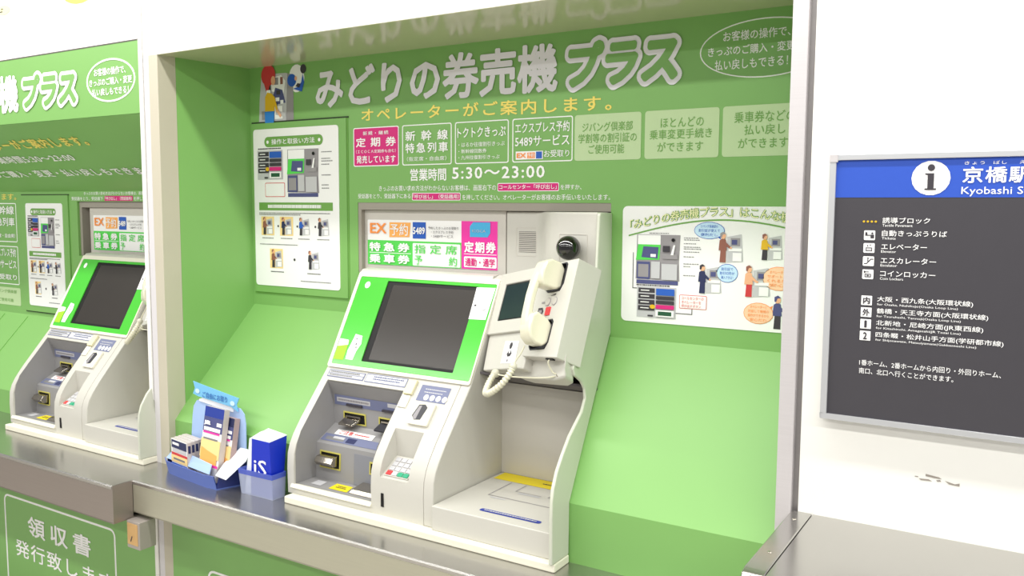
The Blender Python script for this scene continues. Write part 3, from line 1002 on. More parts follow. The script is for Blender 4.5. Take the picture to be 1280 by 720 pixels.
    obj('bezel_rim', bm, CREAM_HI, t, bevel=.001)
    bm = nb()
    ringf(bm, B, rr(-1.790, .029, -1.436, .307, .003), rr(-1.765, .040, -1.4385, .295, .003), -.010, .0015)
    obj('screen_mask', bm, BLACK, t)
    bm = nb()
    frect(bm, B, -1.77, .035, -1.438, .30, .0002, .0012)
    obj('screen', bm, SCREEN, t)
    art('round_badge', B, [('e', -1.867, .287, .011, .012, PAPER)], bz, h=.006)
    art('guide_sticker', B, [('r', -1.903, .026, -1.862, .092, mat('lime_sticker', (160, 214, 40), .5)), ('p', [(-1.903, .070), (-1.862, .078), (-1.866, .094), (-1.903, .096)], PAPER)], bz, h=.006)
    art('handset_sticker', B, [('p', [(-1.853, .030), (-1.824, .030), (-1.820, .06), (-1.81, .085), (-1.816, .112), (-1.846, .116), (-1.850, .09), (-1.856, .06)], PAPER), ('e', -1.83, .083, .003, .003, DARKT), ('e', -1.834, .10, .0025, .0025, DARKT), ('e', -1.826, .072, .003, .002, DARKT)], bz, h=.006)
    art('notice_paper', B, [('p', [(-1.438, .200), (-1.378, .202), (-1.375, .305), (-1.442, .303)], PAPER), ('p', [(-1.432, .270), (-1.405, .258), (-1.385, .275), (-1.388, .298), (-1.415, .292), (-1.43, .30)], PGREY),
                            ('p', [(-1.426, .278), (-1.405, .266), (-1.392, .28), (-1.40, .29)], PAPER), ('e', -1.428, .245, .004, .003, DARKT), ('e', -1.39, .228, .006, .004, PGREY), ('p', [(-1.42, .24), (-1.40, .245), (-1.385, .236), (-1.40, .228)], PGREY)], bz, h=.006)
    # header plate with its two sheets
    yb = .375
    bm = box(nb(), -1.970, -1.391, yb, .385, 1.360, 1.5805)
    obj('header_plate', bm, GREY_PANEL, t, bevel=.0015)
    HP = W(yb)
    bm = nb()
    fpoly(bm, HP, rr(-1.942, 1.398, -1.420, 1.548, .004), 0, .0012)
    hs = obj('header_sheet', bm, PAPER, t)
    art('header_blocks', HP, [('r', -1.555, 1.3985, -1.420, 1.548, MAG), ('r', -1.9415, 1.3985, -1.555, 1.480, PGREEN), ('q', -1.749, 1.401, -1.559, 1.474, .004, PAPER), ('r', -1.934, 1.4375, -1.756, 1.4395, PAPER),
                              ('p', [(-1.847, 1.491), (-1.846, 1.540), (-1.757, 1.540), (-1.762, 1.493)], ORANGE2), ('r', -1.748, 1.489, -1.695, 1.542, PBLUE),
                              ('p', [(-1.522, 1.499), (-1.522, 1.532), (-1.510, 1.545), (-1.446, 1.545), (-1.446, 1.512), (-1.456, 1.499)], LBLUE), ('q', -1.544, 1.404, -1.4225, 1.438, .004, PAPER), ('r', -1.544, 1.4445, -1.4225, 1.4465, PAPER)], hs, h=.0016, step=.0002)
    ph = .0045
    T('EX', HP, -1.929, 1.503, -1.858, 1.537, ORANGE, hs, bold=.02, h=ph)
    T('予約', HP, -1.842, 1.497, -1.766, 1.536, PAPER, hs, bold=.012, h=ph)
    T('5489', HP, -1.746, 1.503, -1.697, 1.526, PAPER, hs, bold=.03, h=ph)
    T('予約したきっぷのお受取り', HP, -1.684, 1.520, -1.564, 1.529, DARKT, hs, bold=0, h=ph)
    T('・エクスプレス予約', HP, -1.672, 1.507, -1.585, 1.516, DARKT, hs, bold=0, h=ph)
    T('・5489サービス', HP, -1.672, 1.494, -1.585, 1.503, DARKT, hs, bold=0, h=ph)
    T('特急券', HP, -1.932, 1.443, -1.760, 1.473, PAPER, hs, bold=.035, sp=1.5, h=ph)
    T('乗車券', HP, -1.932, 1.404, -1.760, 1.434, PAPER, hs, bold=.035, sp=1.5, h=ph)
    T('指定席', HP, -1.740, 1.441, -1.570, 1.470, PGREEN, hs, bold=.01, sp=1.6, h=ph)
    T('予', HP, -1.740, 1.405, -1.708, 1.434, PGREEN, hs, bold=.01, h=ph)
    T('約', HP, -1.602, 1.405, -1.570, 1.434, PGREEN, hs, bold=.01, h=ph)
    T('ICOCA', HP, -1.512, 1.514, -1.462, 1.522, PGREY, hs, bold=0, h=ph)
    T('定期券', HP, -1.542, 1.450, -1.424, 1.485, PAPER, hs, bold=.035, sp=1.2, h=ph)
    T('通勤・通学', HP, -1.539, 1.408, -1.428, 1.434, PINK, hs, bold=.02, h=ph)
    # speaker panel, bulging forward to the right
    XYF = Fr((0, 0, 1.26), (1, 0, 0), (0, 1, 0))
    outl = [(-1.388, .372), (-1.285, .372), (-1.262, .366), (-1.242, .350), (-1.222, .330), (-1.200, .318), (-1.17, .310), (-1.040, .290), (-1.040, .384), (-1.388, .384)]
    bm = fpoly(nb(), XYF, outl, 0, .3195)
    obj('speaker_panel', bm, CREAM, t, bevel=.010, seg=4, angle=50)
    SP = W(.372)
    bm = nb()
    ringf(bm, SP, rr(-1.352, 1.446, -1.263, 1.532, .003), rr(-1.350, 1.448, -1.265, 1.530, .003), 0, .0008)
    g = obj('speaker_grille', bm, GREY_PANEL, t)
    bm = nb()
    frect(bm, SP, -1.342, 1.458, -1.272, 1.520, 0, .0005)
    obj('grille_mesh', bm, mat('grille_grey', (120, 118, 114), .6), g)
    for k in range(11):
        bm = nb()
        v = 1.4595+.0056*k
        frect(bm, SP, -1.342, v, -1.272, v+.003, 0, .002)
        obj('grille_slat', bm, GREY_PANEL, g)
    DF = Fr((-1.17, .310, 0), (.13, -.02, 0), (0, 0, 1))
    outline(DF, -.0, 1.44, .098, 1.518, .003, .0015, 'dome_seat', GREY_PANEL, t, h=.0012)
    bm = nb()
    bmesh.ops.create_uvsphere(bm, u_segments=40, v_segments=24, radius=.0345, matrix=Matrix.Translation((-1.115, .262, 1.481)))
    obj('camera_dome', bm, DOME, t, smooth=True)
    # tray at the right
    bm = box(nb(), -1.364, -.9885, -.036, .318, .722, .79)
    tr = obj('tray', bm, CREAM, t, bevel=.003)
    TP = Fr((0, 0, .79), (1, 0, 0), (0, 1, 0))
    art('yellow_strip', TP, [('p', [(-1.352, .252), (-.99, .252), (-.99, .315), (-1.352, .315)], YELLOW)], tr, h=.0008)
    tiny_lines(TP, -1.20, -1.02, [(.28, 1)], tr, DARKT, th=.006, seed=40, h=.0016)
    art('tray_outline', TP, [('r', -1.285, .12, -1.02, .123, PMID), ('r', -1.285, .12, -1.282, .245, PMID), ('r', -1.235, .185, -1.232, .245, PMID), ('r', -1.235, .185, -1.15, .187, PMID), ('r', -1.13, .185, -1.127, .24, PMID), ('r', -1.13, .185, -1.03, .187, PMID),
                             ('r', -1.022, .02, -1.019, .16, GREYT), ('r', -1.27, .107, -1.22, .113, PGREY), ('r', -1.22, .172, -1.15, .18, PGREY)], tr, h=.0008, step=0)
    art('blue_strip', TP, [('q', -1.238, .004, -1.052, .022, .007, mat('strip_blue', (44, 62, 156), .5))], tr, h=.0008)
    tiny_lines(TP, -1.225, -1.065, [(.010, 1)], tr, PGREY, th=.006, seed=41, h=.0016)
    bm = box(nb(), -1.366, -.998, .318, .326, .79, 1.068)
    obj('alcove_back', bm, GREY_PANEL, t)
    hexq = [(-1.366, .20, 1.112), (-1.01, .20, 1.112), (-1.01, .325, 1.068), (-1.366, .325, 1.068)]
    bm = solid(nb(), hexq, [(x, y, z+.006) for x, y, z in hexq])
    obj('alcove_soffit', bm, mat('underside_shade_grey', (96, 92, 96), .6), t)  # dark grey plate stands for the shaded hollow under the housing
    # right side panel
    sp = [(.285, 1.578), (.279, 1.572), (.269, 1.43), (.201, 1.295), (.122, 1.19), (.115, 1.175), (.120, 1.158), (.155, 1.135), (.168, 1.115), (.166, 1.09), (.138, 1.06), (.060, 1.014), (.015, .978), (-.023, .944), (-.05, .908), (-.062, .878), (-.066, .84), (-.066, .722), (.022, .722), (.022, .856), (.345, 1.229), (.357, 1.24), (.357, 1.578)]
    bm = nb()
    solid(bm, [(XZ(z)-.010, y, z) for y, z in sp], [(XZ(z), y, z) for y, z in sp])
    obj('side_panel', bm, mat('cream_side', (200, 203, 188), .3, noise=.012, nscale=60), t, bevel=.0035, seg=3)
    # telephone unit
    bm = nb()
    outl = [(-.004, 0), (.349, 0), (.349, -.278), (.198, -.266), (.198, -.190), (-.012, -.190)]
    fpoly(bm, H, outl[::-1], -.085, 0)
    for v in bm.verts:
        v.co.y = min(v.co.y, .350)
    ph_ = obj('telephone_unit', bm, CREAM, t)
    cuts = []
    cups = ([(.203, -.004), (.300, -.0), (.306, -.006), (.306, -.066), (.296, -.086), (.245, -.086), (.226, -.072), (.215, -.072), (.200, -.05)],
            [(.226, -.168), (.294, -.168), (.300, -.175), (.298, -.232), (.288, -.250), (.226, -.250), (.218, -.24)])
    for cpts in cups:
        bm = fpoly(nb(), H, [(a, b-.004 if b > -.01 else b) for a, b in cpts], -.022, .03)
        cuts.append(obj('cut', bm, CREAM))
    bm = fpoly(nb(), H, rr(.030, -.150, .176, -.036, .003), -.006, .03)
    cuts.append(obj('cut', bm, CREAM))
    boolean_cut(ph_, cuts)
    for p in ph_.data.polygons:
        p.use_smooth = True
    ph_.data.set_sharp_from_angle(angle=math.radians(35))
    b = ph_.modifiers.new('bevel', 'BEVEL')
    b.width = .006
    b.segments = 3
    b.limit_method = 'ANGLE'
    b.angle_limit = math.radians(50)
    b.harden_normals = True
    for cpts in cups:
        bm = nb()
        pts = [(a, b-.004 if b > -.01 else b) for a, b in cpts]
        # a cup: floor and walls
        f0 = [bm.verts.new(H.P(a, b, -.0215)) for a, b in pts]
        f1 = [bm.verts.new(H.P(a, b, .001)) for a, b in pts]
        cu_, cv_ = sum(p[0] for p in pts)/len(pts), sum(p[1] for p in pts)/len(pts)
        g1 = [bm.verts.new(H.P(cu_+(a-cu_)*.94, cv_+(b-cv_)*.94, .001)) for a, b in pts]
        g0 = [bm.verts.new(H.P(cu_+(a-cu_)*.94, cv_+(b-cv_)*.94, -.019)) for a, b in pts]
        bm.faces.new(f0)
        bm.faces.new(g0)
        for i in range(len(pts)):
            j = (i+1) % len(pts)
            for q1, q2 in ((f0, f1), (f1, g1), (g1, g0)):
                bm.faces.new((q1[i], q1[j], q2[j], q2[i]))
        obj('cradle_cup', bm, CRADLE, ph_)
    bm = fpoly(nb(), H, rr(.031, -.149, .175, -.037, .002), -.0058, -.0035)
    obj('tablet_rim', bm, BLACK, ph_)
    bm = fpoly(nb(), H, rr(.034, -.146, .172, -.040, .002), -.0035, -.003)
    obj('tablet_screen', bm, TABLET, ph_)
    for u in (.258, .286):
        bm = nb()
        fpoly(bm, H, ell(u, -.115, .009, .011, 20), 0, .0025)
        k = obj('volume_button', bm, GREY_PANEL, ph_, bevel=.0008)
        bm = nb()
        ringf(bm, H, ell(u, -.115, .0105, .0125, 20), ell(u, -.115, .009, .011, 20), 0, .0012)
        obj('button_ring', bm, PMID, k)
    art('button_print', H, [('p', [(.222, -.130), (.240, -.130), (.248, -.142), (.240, -.154), (.222, -.154)], DARKT), ('r', .226, -.146, .240, -.137, PMID), ('p', [(.262, -.099), (.286, -.097), (.286, -.093)], DARKT), ('r', .232, -.118, .244, -.113, PMID)], ph_)
    bm = fpoly(nb(), H, rr(.258, -.155, .277, -.131, .002), 0, .003)
    obj('call_button', bm, RED, ph_)
    bm = fpoly(nb(), H, [(.296, -.2745), (.326, -.2770), (.326, -.2800), (.296, -.2775)], -.016, -.006)
    obj('cable_slot', bm, BLACK, ph_)
    # housing under the telephone
    bm = nb()
    outl = [(-.006, -.186), (.202, -.186), (.202, -.300), (.176, -.297), (.008, -.297)]
    fpoly(bm, H, outl[::-1], -.10, -.010)
    for v in bm.verts:
        v.co.y = min(v.co.y, .345)
    lo = obj('lower_housing', bm, CREAM, t, bevel=.005, seg=3)
    bm = nb()
    outl = [(.10, -.22), (.40, -.22), (.40, -.300), (.36, -.318), (.30, -.322), (.16, -.312), (.10, -.300)]
    fpoly(bm, H, outl[::-1], -.10, -.045)
    for v in bm.verts:
        v.co.y = min(v.co.y, .345)
        v.co.x = min(v.co.x, XZ(v.co.z)-.008)
    obj('lower_chin', bm, CREAM, t, bevel=.008, seg=3)
    HL = Fr(H.P(0, 0, -.010), H.ex, H.ey)
    art('pictogram_sticker', HL, [('p', [(.090, -.279), (.157, -.281), (.154, -.216), (.088, -.212)], PAPER), ('e', .121, -.228, .007, .010, DARKT), ('p', [(.110, -.252), (.117, -.243), (.127, -.243), (.133, -.252), (.126, -.260), (.115, -.260)], DARKT), ('e', .122, -.247, .004, .004, PAPER), ('e', .120, -.272, .004, .004, PMID)], lo)
    # cable from the slot to its anchor, then along to the handset cord
    bm = nb()
    a = H.P(.311, -.278, -.008)
    c = H.P(.317, -.309, -.043)
    tube(bm, spline([a, H.P(.306, -.288, -.012), H.P(.306, -.305, -.032), c, H.P(.27, -.318, -.035), H.P(.17, -.318, -.02), H.P(.10, -.313, -.008), H.P(.083, -.306, -.012)], 8), .0022, 8)
    obj('cable', bm, HANDSET, t, smooth=True)
    bm = nb()
    bmesh.ops.create_uvsphere(bm, u_segments=12, v_segments=8, radius=.006, matrix=Matrix.Translation(c))
    obj('cable_anchor', bm, SILVER, t, smooth=True)
    return t


def make_handset():
    t = thing('telephone_handset', H.P(.26, -.24, .0), 'ivory telephone handset with coiled cord on the cream unit right of the main screen', 'handset')
    grip = [(.012, .046), (.030, .062), (.07, .070), (.12, .073), (.18, .071), (.222, .062), (.240, .046), (.225, .040), (.19, .048), (.15, .053), (.11, .053), (.07, .050), (.03, .040)]
    bm = solid(nb(), [H.P(.248, -v, h) for v, h in grip], [H.P(.276, -v, h) for v, h in grip])
    obj('handle', bm, HANDSET, t, bevel=.007, seg=4, angle=60)
    for nm, pf_ in (('earpiece', [(.006, .010), (.010, .044), (.022, .060), (.055, .067), (.078, .062), (.090, .048), (.086, .012), (.076, -.008), (.022, -.008)]),
                    ('mouthpiece', [(.162, .048), (.176, .064), (.21, .066), (.236, .056), (.248, .036), (.246, .010), (.232, -.008), (.182, -.008), (.170, .012)])):
        bm = solid(nb(), [H.P(.246, -v, h) for v, h in pf_], [H.P(.293, -v, h) for v, h in pf_])
        obj(nm, bm, HANDSET, t, bevel=.0075, seg=4, angle=60)
    # thin tail and armoured cord
    a = H.P(.236, -.248, .026)
    b_ = H.P(.205, -.300, .024)
    bm = nb()
    tube(bm, spline([a, H.P(.228, -.268, .026), H.P(.214, -.285, .026), b_], 6), .0024, 8)
    obj('cord_tail', bm, HANDSET, t, smooth=True)
    pts = spline([b_, H.P(.198, -.325, .026), H.P(.178, -.352, .028), H.P(.145, -.372, .028), H.P(.118, -.378, .026), H.P(.098, -.372, .020), H.P(.086, -.345, .010), H.P(.083, -.318, .0), H.P(.084, -.308, -.006)], 14)
    rs_ = [.0085+.0011*(1 if (i//2) % 2 else -1) for i in range(len(pts))]
    bm = nb()
    tube(bm, pts, rs_, 12)
    obj('coiled_cord', bm, HANDSET, t, smooth=True, angle=80)
    bm = nb()
    for p, r_ in ((pts[2], .0112), (pts[-3], .0125), (H.P(.118, -.378, .026), .0105)):
        bmesh.ops.create_uvsphere(bm, u_segments=14, v_segments=10, radius=r_, matrix=Matrix.Translation(p))
    obj('cord_collar', bm, mat('ivory_collar', (206, 204, 186), .35), t, smooth=True)
    return t


def copy_tree(o, parent=None):
    c = o.copy()
    COL.objects.link(c)
    if parent:
        c.parent = parent
    for ch in list(o.children):
        copy_tree(ch, c)
    return c


mach = make_machine()
hand = make_handset()
m2 = copy_tree(mach)
m2.location.x = -3.03
m2.scale.x = .947
m2['label'] = 'second cream ticket vending machine at left, partly cut off by the white post'
m2['group'] = mach['group'] = 'ticket vending machines'
h2 = copy_tree(hand)
h2.location.x = -3.03 + (hand.location.x+1.44)*.947
h2.scale.x = .947
h2['label'] = 'ivory telephone handset mostly hidden by the white post at left'
h2['group'] = hand['group'] = 'telephone handsets'

# ------------------------------------------------------------ print in the left bay
LH = W(0)
T('プラス', LH, -3.335, 1.941, -2.967, 2.089, WHITE, left_header, bold=.16, shear=.12, name='title_outline', h=.0025)
T('プラス', LH, -3.322, 1.954, -2.980, 2.076, GREEN, left_header, bold=.04, shear=.12, name='title_lettering', h=.0042)
T('みどりの券売機', LH, -4.31, 1.943, -3.36, 2.087, WHITE, left_header, bold=.04, name='title_lettering', h=.002)
bm = nb()
ringf(bm, LH, ell(-2.777, 2.022, .140, .074, 40), ell(-2.777, 2.022, .133, .068, 40), 0, .0012)
obj('oval_outline', bm, WHITE, left_header)
T('お客様の操作で、', LH, -2.870, 2.040, -2.688, 2.067, WHITE, left_header, bold=.02)
T('きっぷのご購入・変更', LH, -2.900, 2.006, -2.655, 2.032, WHITE, left_header, bold=.02)
T('払い戻しもできる！', LH, -2.885, 1.972, -2.675, 1.998, WHITE, left_header, bold=.02)
SL = Fr((0, 0, 1.902), (1, 0, 0), (0, .356, -.252))


# the text on the down-facing slope reads upright from below: its up axis points back to the header
SLU = Fr((0, 0, 1.902), (1, 0, 0), (0, -.356, .252))
T('オペレーターがご案内します。', SLU, -4.03, -.146, -3.09, -.088, YEL, left_soffit, bold=.03, sp=1.2, h=.002, name='slogan_lettering')
T('営業時間5:30〜23:00', SLU, -3.93, -.232, -3.30, -.184, WHITE, left_soffit, bold=.02, sp=1.1, h=.002, name='opening_hours')
T('新幹線・在来線きっぷのご購入・変更・払い戻しもできます', SLU, -4.75, -.328, -2.90, -.280, WHITE, left_soffit, bold=.02, sp=1.1, h=.002)
LB = W(.356)
T('きっぷのお買い求め方法がわからないお客様は、画面', LB, -3.537, 1.634, -3.122, 1.648, WHITE, left_back, bold=.004)
T('受話器をとり、受話器下', LB, -3.630, 1.611, -3.40, 1.627, WHITE, left_back, bold=.004)
art('pink_tag', LB, [('q', -3.390, 1.609, -3.195, 1.630, .003, PINK)], left_back)
T('「呼び出し」（受話器用）', LB, -3.385, 1.612, -3.20, 1.627, WHITE, left_back, bold=.006, h=.002)
T('を押してください。', LB, -3.188, 1.611, -3.03, 1.627, WHITE, left_back, bold=.004)
T('ます。', LB, -4.20, 1.613, -4.075, 1.642, YEL, left_back, bold=.012)
for z0, z1, rows in ((1.415, 1.598, (('新幹線', 1.545, 1.585), ('特急列車', 1.49, 1.53), ('（指定席・自由席）', 1.435, 1.455))), (1.214, 1.396, (('エクスプレス予約', 1.345, 1.385), ('5489サービス', 1.29, 1.33), ('お受取り', 1.235, 1.262)))):
    b_ = outline(LB, -4.33, z0, -4.083, z1, .008, .004, 'info_box_outline', WHITE, left_back, h=.001)
    for s_, a, c in rows:
        T(s_, LB, -4.31, a, -4.10, c, WHITE, b_, bold=.014, h=.0016)
bm = nb()
fpoly(bm, LB, rr(-4.33, 1.115, -4.078, 1.199, .008), 0, .001)
b_ = obj('info_box', bm, GBOX, left_back)
T('ジバング倶楽部', LB, -4.30, 1.172, -4.11, 1.188, GREEN_DK, b_, bold=.004, h=.0016)
T('ご使用可能', LB, -4.27, 1.13, -4.14, 1.146, GREEN_DK, b_, bold=.004, h=.0016)
hatch2 = thing('service_hatch', (-3.84, .352, 1.10), 'narrow green service hatch in the left bay, behind its small poster', 'hatch')
bm = nb()
frect(bm, LB, -4.03, 1.10, -3.655, 1.634, 0, .006)
obj('hatch_door', bm, GREEN, hatch2, bevel=.0015)
bm = nb()
frect(bm, LB, -4.03, 1.634, -3.65, 1.638, 0, .0035)
frect(bm, LB, -4.03, 1.096, -3.65, 1.10, 0, .0035)
obj('hatch_gap', bm, mat('painted_gap_shadow', (50, 66, 44), .8), hatch2)  # gap shadows above and below this door, painted as dark strips
p3 = thing('instruction_poster', (-3.84, .348, 1.12), 'narrow instruction poster in the left bay beside the second machine', 'poster')
how_to_poster(W(.350), -3.99, 1.128, -3.695, 1.598, p3, full=False)
p1['group'] = p3['group'] = 'instruction posters'
# ribs on the bright slope of the left bay
SB = Fr((0, .096, .80), (1, 0, 0), (0, .26, .28))
bm = nb()
for u in (-4.02, -4.22):
    frect(bm, SB, u, .01, u+.012, .37, 0, .003)
obj('slope_rib', bm, GREEN, left_back)

# lower panels with lettering frames
LL = W(0)
o = outline(LL, -3.613, -.02, -2.850, .400, .03, .008, 'notice_outline', WHITE, wall_lower_l, h=.001)
T('領収書', LL, -3.440, .255, -3.008, .338, WHITE, wall_lower_l, bold=.02, sp=1.5, name='notice_lettering')
T('発行致します', LL, -3.540, .150, -2.87, .222, WHITE, wall_lower_l, bold=.012, sp=1.15, name='notice_lettering')
o = outline(LL, -2.335, -.05, -1.57, .372, .03, .008, 'notice_outline', WHITE, wall_lower, h=.001)
T('領収書', LL, -2.16, .225, -1.73, .31, WHITE, wall_lower, bold=.02, sp=1.5, name='notice_lettering')
T('発行致します', LL, -2.26, .12, -1.59, .192, WHITE, wall_lower, bold=.012, sp=1.15, name='notice_lettering')

# ------------------------------------------------------------ station sign
sg = thing('station_sign', (.0, -.02, 1.17), 'large framed station information board in blue and charcoal on the white wall', 'sign')
SF = W(-.02)
bm = box(nb(), -.3605, .42, -.02, -.002, 1.175, 1.688)
obj('board', bm, SIGN_GREY, sg)
bm = nb()
frect(bm, SF, -.3605, 1.6145, .42, 1.688, 0, .0006)
obj('blue_band', bm, SIGN_BLUE, sg)
bm = nb()
box(bm, -.373, .42, -.026, -.002, 1.688, 1.699)
box(bm, -.373, .42, -.026, -.002, 1.164, 1.175)
box(bm, -.373, -.3605, -.026, -.002, 1.175, 1.688)
obj('frame', bm, SIGN_FRAME, sg, bevel=.001)
bm = box(nb(), -.3735, -.3575, -.0275, -.001, 1.684, 1.7)
obj('frame_corner', bm, FRAME_METAL, sg, bevel=.001)
S1 = Fr((0, -.0206, 0), (1, 0, 0), (0, 0, 1))
art('information_disc', S1, [('e', -.1895, 1.651, .0335, .0325, WHITE)], sg)
art('information_mark', S1, [('e', -.1893, 1.6705, .0063, .0063, DARKT), ('p', [(-.1995, 1.6285), (-.1795, 1.6285), (-.1795, 1.6315), (-.184, 1.6315), (-.184, 1.6600), (-.1995, 1.6600), (-.1995, 1.6575), (-.1948, 1.6565), (-.1948, 1.6315), (-.1995, 1.6315)], DARKT)], sg, h=.002)
T('京橋駅', S1, -.136, 1.641, -.0265, 1.671, WHITE, sg, bold=.018, sp=1.1, name='station_name')
T('きょう', S1, -.134, 1.675, -.101, 1.681, WHITE, sg, bold=0, sp=1.1)
T('ばし', S1, -.087, 1.675, -.066, 1.681, WHITE, sg, bold=0, sp=1.1)
T('えき', S1, -.046, 1.675, -.022, 1.681, WHITE, sg, bold=0, sp=1.1)
T('Kyobashi Station', S1, -.137, 1.6165, .016, 1.634, WHITE, sg, bold=.004)
art('tactile_dots', SF, [('e', -.305+.0073*k, 1.5675, .0022, .002, YSHIRT) for k in range(4)], sg)
for s_, e_, v, ue, ee in (('誘導ブロック', 'Tactile Pavement', 1.5645, -.187, -.217), ('自動きっぷうりば', 'Tickets', 1.5395, -.157, -.246), ('エレベーター', 'Elevator', 1.5135, -.190, -.244), ('エスカレーター', 'Escalator', 1.4865, -.173, -.241), ('コインロッカー', 'Coin Lockers', 1.4605, -.173, -.229)):
    T(s_, SF, -.271, v, ue, v+.0115, WHITE, sg, bold=.006)
    T(e_, SF, -.271, v-.0065, ee, v-.0015, WHITE, sg, bold=.0)
for k, v in enumerate((1.5405, 1.5155, 1.4895, 1.4635)):
    D = .0095
    cu = -.2935
    S = [('q', cu-D-.0008, v-D, cu+D+.0008, v+D, .002, WHITE)]
    if k == 0:
        S += [('e', cu+.005, v+.004, .002, .002, DARKT), ('r', cu+.002, v-.006, cu+.0085, v+.0015, DARKT), ('r', cu-.008, v-.001, cu-.004, v+.006, DARKT), ('r', cu-.004, v-.001, cu+.002, v+.001, DARKT)]
    elif k == 1:
        S += [('r', cu-.006, v-.0065, cu+.006, v+.001, DARKT), ('r', cu-.0045, v-.005, cu+.0045, v-.0005, PGREY), ('p', [(cu-.004, v+.003), (cu-.001, v+.003), (cu-.0025, v+.007)], DARKT), ('p', [(cu+.001, v+.007), (cu+.004, v+.007), (cu+.0025, v+.003)], DARKT)]
    elif k == 2:
        S += [('p', [(cu-.008, v-.006), (cu-.003, v-.006), (cu+.005, v+.003), (cu+.009, v+.003), (cu+.009, v+.005), (cu+.004, v+.005), (cu-.004, v-.004), (cu-.008, v-.004)], DARKT), ('e', cu-.001, v+.006, .0014, .0014, DARKT), ('r', cu-.0018, v-.001, cu-.0002, v+.0045, DARKT)]
    else:
        S += [('r', cu-.006, v-.006, cu+.006, v+.001, DARKT), ('r', cu-.0045, v-.0045, cu+.0045, v-.0005, PGREY), ('e', cu, v-.0025, .002, .0015, DARKT), ('r', cu-.007, v+.004, cu+.002, v+.0055, DARKT), ('e', cu-.006, v+.0048, .0016, .0022, DARKT)]
    art('pictogram', SF, S, sg)
for k, (a, s_, e_, ue, ee) in enumerate((('内', '大阪・西九条(大阪環状線)', 'for Osaka, Nishikujo(Osaka Loop Line)', -.107, -.132), ('外', '鶴橋・天王寺方面(大阪環状線)', 'for Tsuruhashi, Tennoji(Osaka Loop Line)', -.081, -.126),
                                       ('1', '北新地・尼崎方面(JR東西線)', 'for Kitashinchi, Amagasaki(JR Tozai Line)', -.088, -.125), ('2', '四条畷・松井山手方面(学研都市線)', 'for Shijonawate, Matsuiyamate(Gakkentoshi Line)', -.054, -.098))):
    v = 1.4115-.0235*k
    f = art('platform_square', SF, [('q', -.3035, v-.0095, -.2835, v+.0095, .001, WHITE)], sg)
    T(a, SF, (-.300, -.300, -.2958, -.2972)[k], v-.0072, (-.287, -.287, -.2912, -.2898)[k], v+.0072, DARKT, f, bold=.03, h=.0018)
    T(s_, SF, -.274, v-.0025, ue, v+.0095, WHITE, sg, bold=.006)
    T(e_, SF, -.274, v-.0095, ee, v-.004, WHITE, sg, bold=0)
T('1番ホーム、2番ホームから内回り・外回りホーム、', SF, -.302, 1.281, -.055, 1.2925, WHITE, sg, bold=.004)
T('南口、北口へ行くことができます。', SF, -.302, 1.2645, -.133, 1.276, WHITE, sg, bold=.004)

# ------------------------------------------------------------ leaflet holders on the counter
tr = thing('pamphlet_tray', (-2.3, -.02, .70), 'open blue card tray with rounded pale backboard on the counter by the left jamb', 'pamphlet holder')
FLp, FRp, BR, BL = (-2.482, -.036), (-2.170, -.088), (-2.135, .004), (-2.435, .018)
front = [FLp, (-2.44, -.060), (-2.38, -.070), (-2.28, -.083), (-2.22, -.090), FRp]
ring = front + [BR, BL]
bm = nb()
solid(bm, [(x, y, .7002) for x, y in ring], [(x, y, .703) for x, y in ring])
obj('tray_base', bm, TRAYB, tr)
bm = nb()
lo_ = [(x, y) for x, y in front]
hi_ = [(x-.004, y-.008) for x, y in front]
a = [bm.verts.new((x, y, .703)) for x, y in lo_]
b = [bm.verts.new((x, y, .744)) for x, y in hi_]
a2 = [bm.verts.new((x, y+.003, .703)) for x, y in lo_]
b2 = [bm.verts.new((x, y+.003, .744)) for x, y in hi_]
for i in range(len(a)-1):
    bm.faces.new((a[i], a[i+1], b[i+1], b[i]))
    bm.faces.new((a2[i+1], a2[i], b2[i], b2[i+1]))
    bm.faces.new((b[i], b[i+1], b2[i+1], b2[i]))
obj('tray_front', bm, TRAYB, tr, smooth=True)
bm = nb()
solid(bm, [(-2.478, -.044, .744), (-2.205, -.088, .744), (-2.215, -.070, .768), (-2.30, -.055, .772), (-2.455, -.028, .775)],
      [(-2.478, -.041, .744), (-2.205, -.085, .744), (-2.215, -.067, .769), (-2.30, -.052, .773), (-2.455, -.025, .776)])
obj('front_flap', bm, TRAYL, tr)
tiny_lines(Fr((-2.482, -.0445, 0), (.262, -.0455, 0), (0, 0, 1)), .08, .19, [(.722, 1)], tr, PGREY, th=.005, seed=50, h=.003)
bm = nb()
solid(bm, [(*FRp, .703), (*BR, .703), (-2.135, .004, .79), (-2.165, -.08, .742)], [(FRp[0]-.003, FRp[1], .703), (BR[0]-.003, BR[1], .703), (-2.138, .004, .79), (-2.168, -.08, .742)])
obj('tray_side', bm, mat('navy_card', (30, 44, 112), .5), tr)
bm = nb()
solid(bm, [(*FLp, .703), (*BL, .703), (-2.435, .018, .79), (-2.482, -.036, .742)], [(FLp[0]+.003, FLp[1], .703), (BL[0]+.003, BL[1], .703), (-2.432, .018, .79), (-2.479, -.036, .742)])
obj('tray_side', bm, mat('navy_card', (30, 44, 112), .5), tr)
bm = nb()
fpts = [(-2.176, -.086, .744), (-2.130, -.084, .738), (-2.098, -.03, .79), (-2.118, .006, .812), (-2.168, .008, .812), (-2.19, -.04, .77)]
solid(bm, fpts, [(x, y, z+.0025) for x, y, z in fpts])
wf = obj('side_flap', bm, mat('white_card', (236, 240, 248), .45), tr)
bm = nb()
BB = Fr((-2.435, .018, .702), (.30, -.014, 0), (0, .010, .235))
fpoly(bm, BB, [(.0, 0), (.298, 0), (.290, .19), (.282, .222), (.262, .238), (.225, .243), (.06, .243), (.035, .236), (.018, .215), (.012, .18)], -.002, .001)
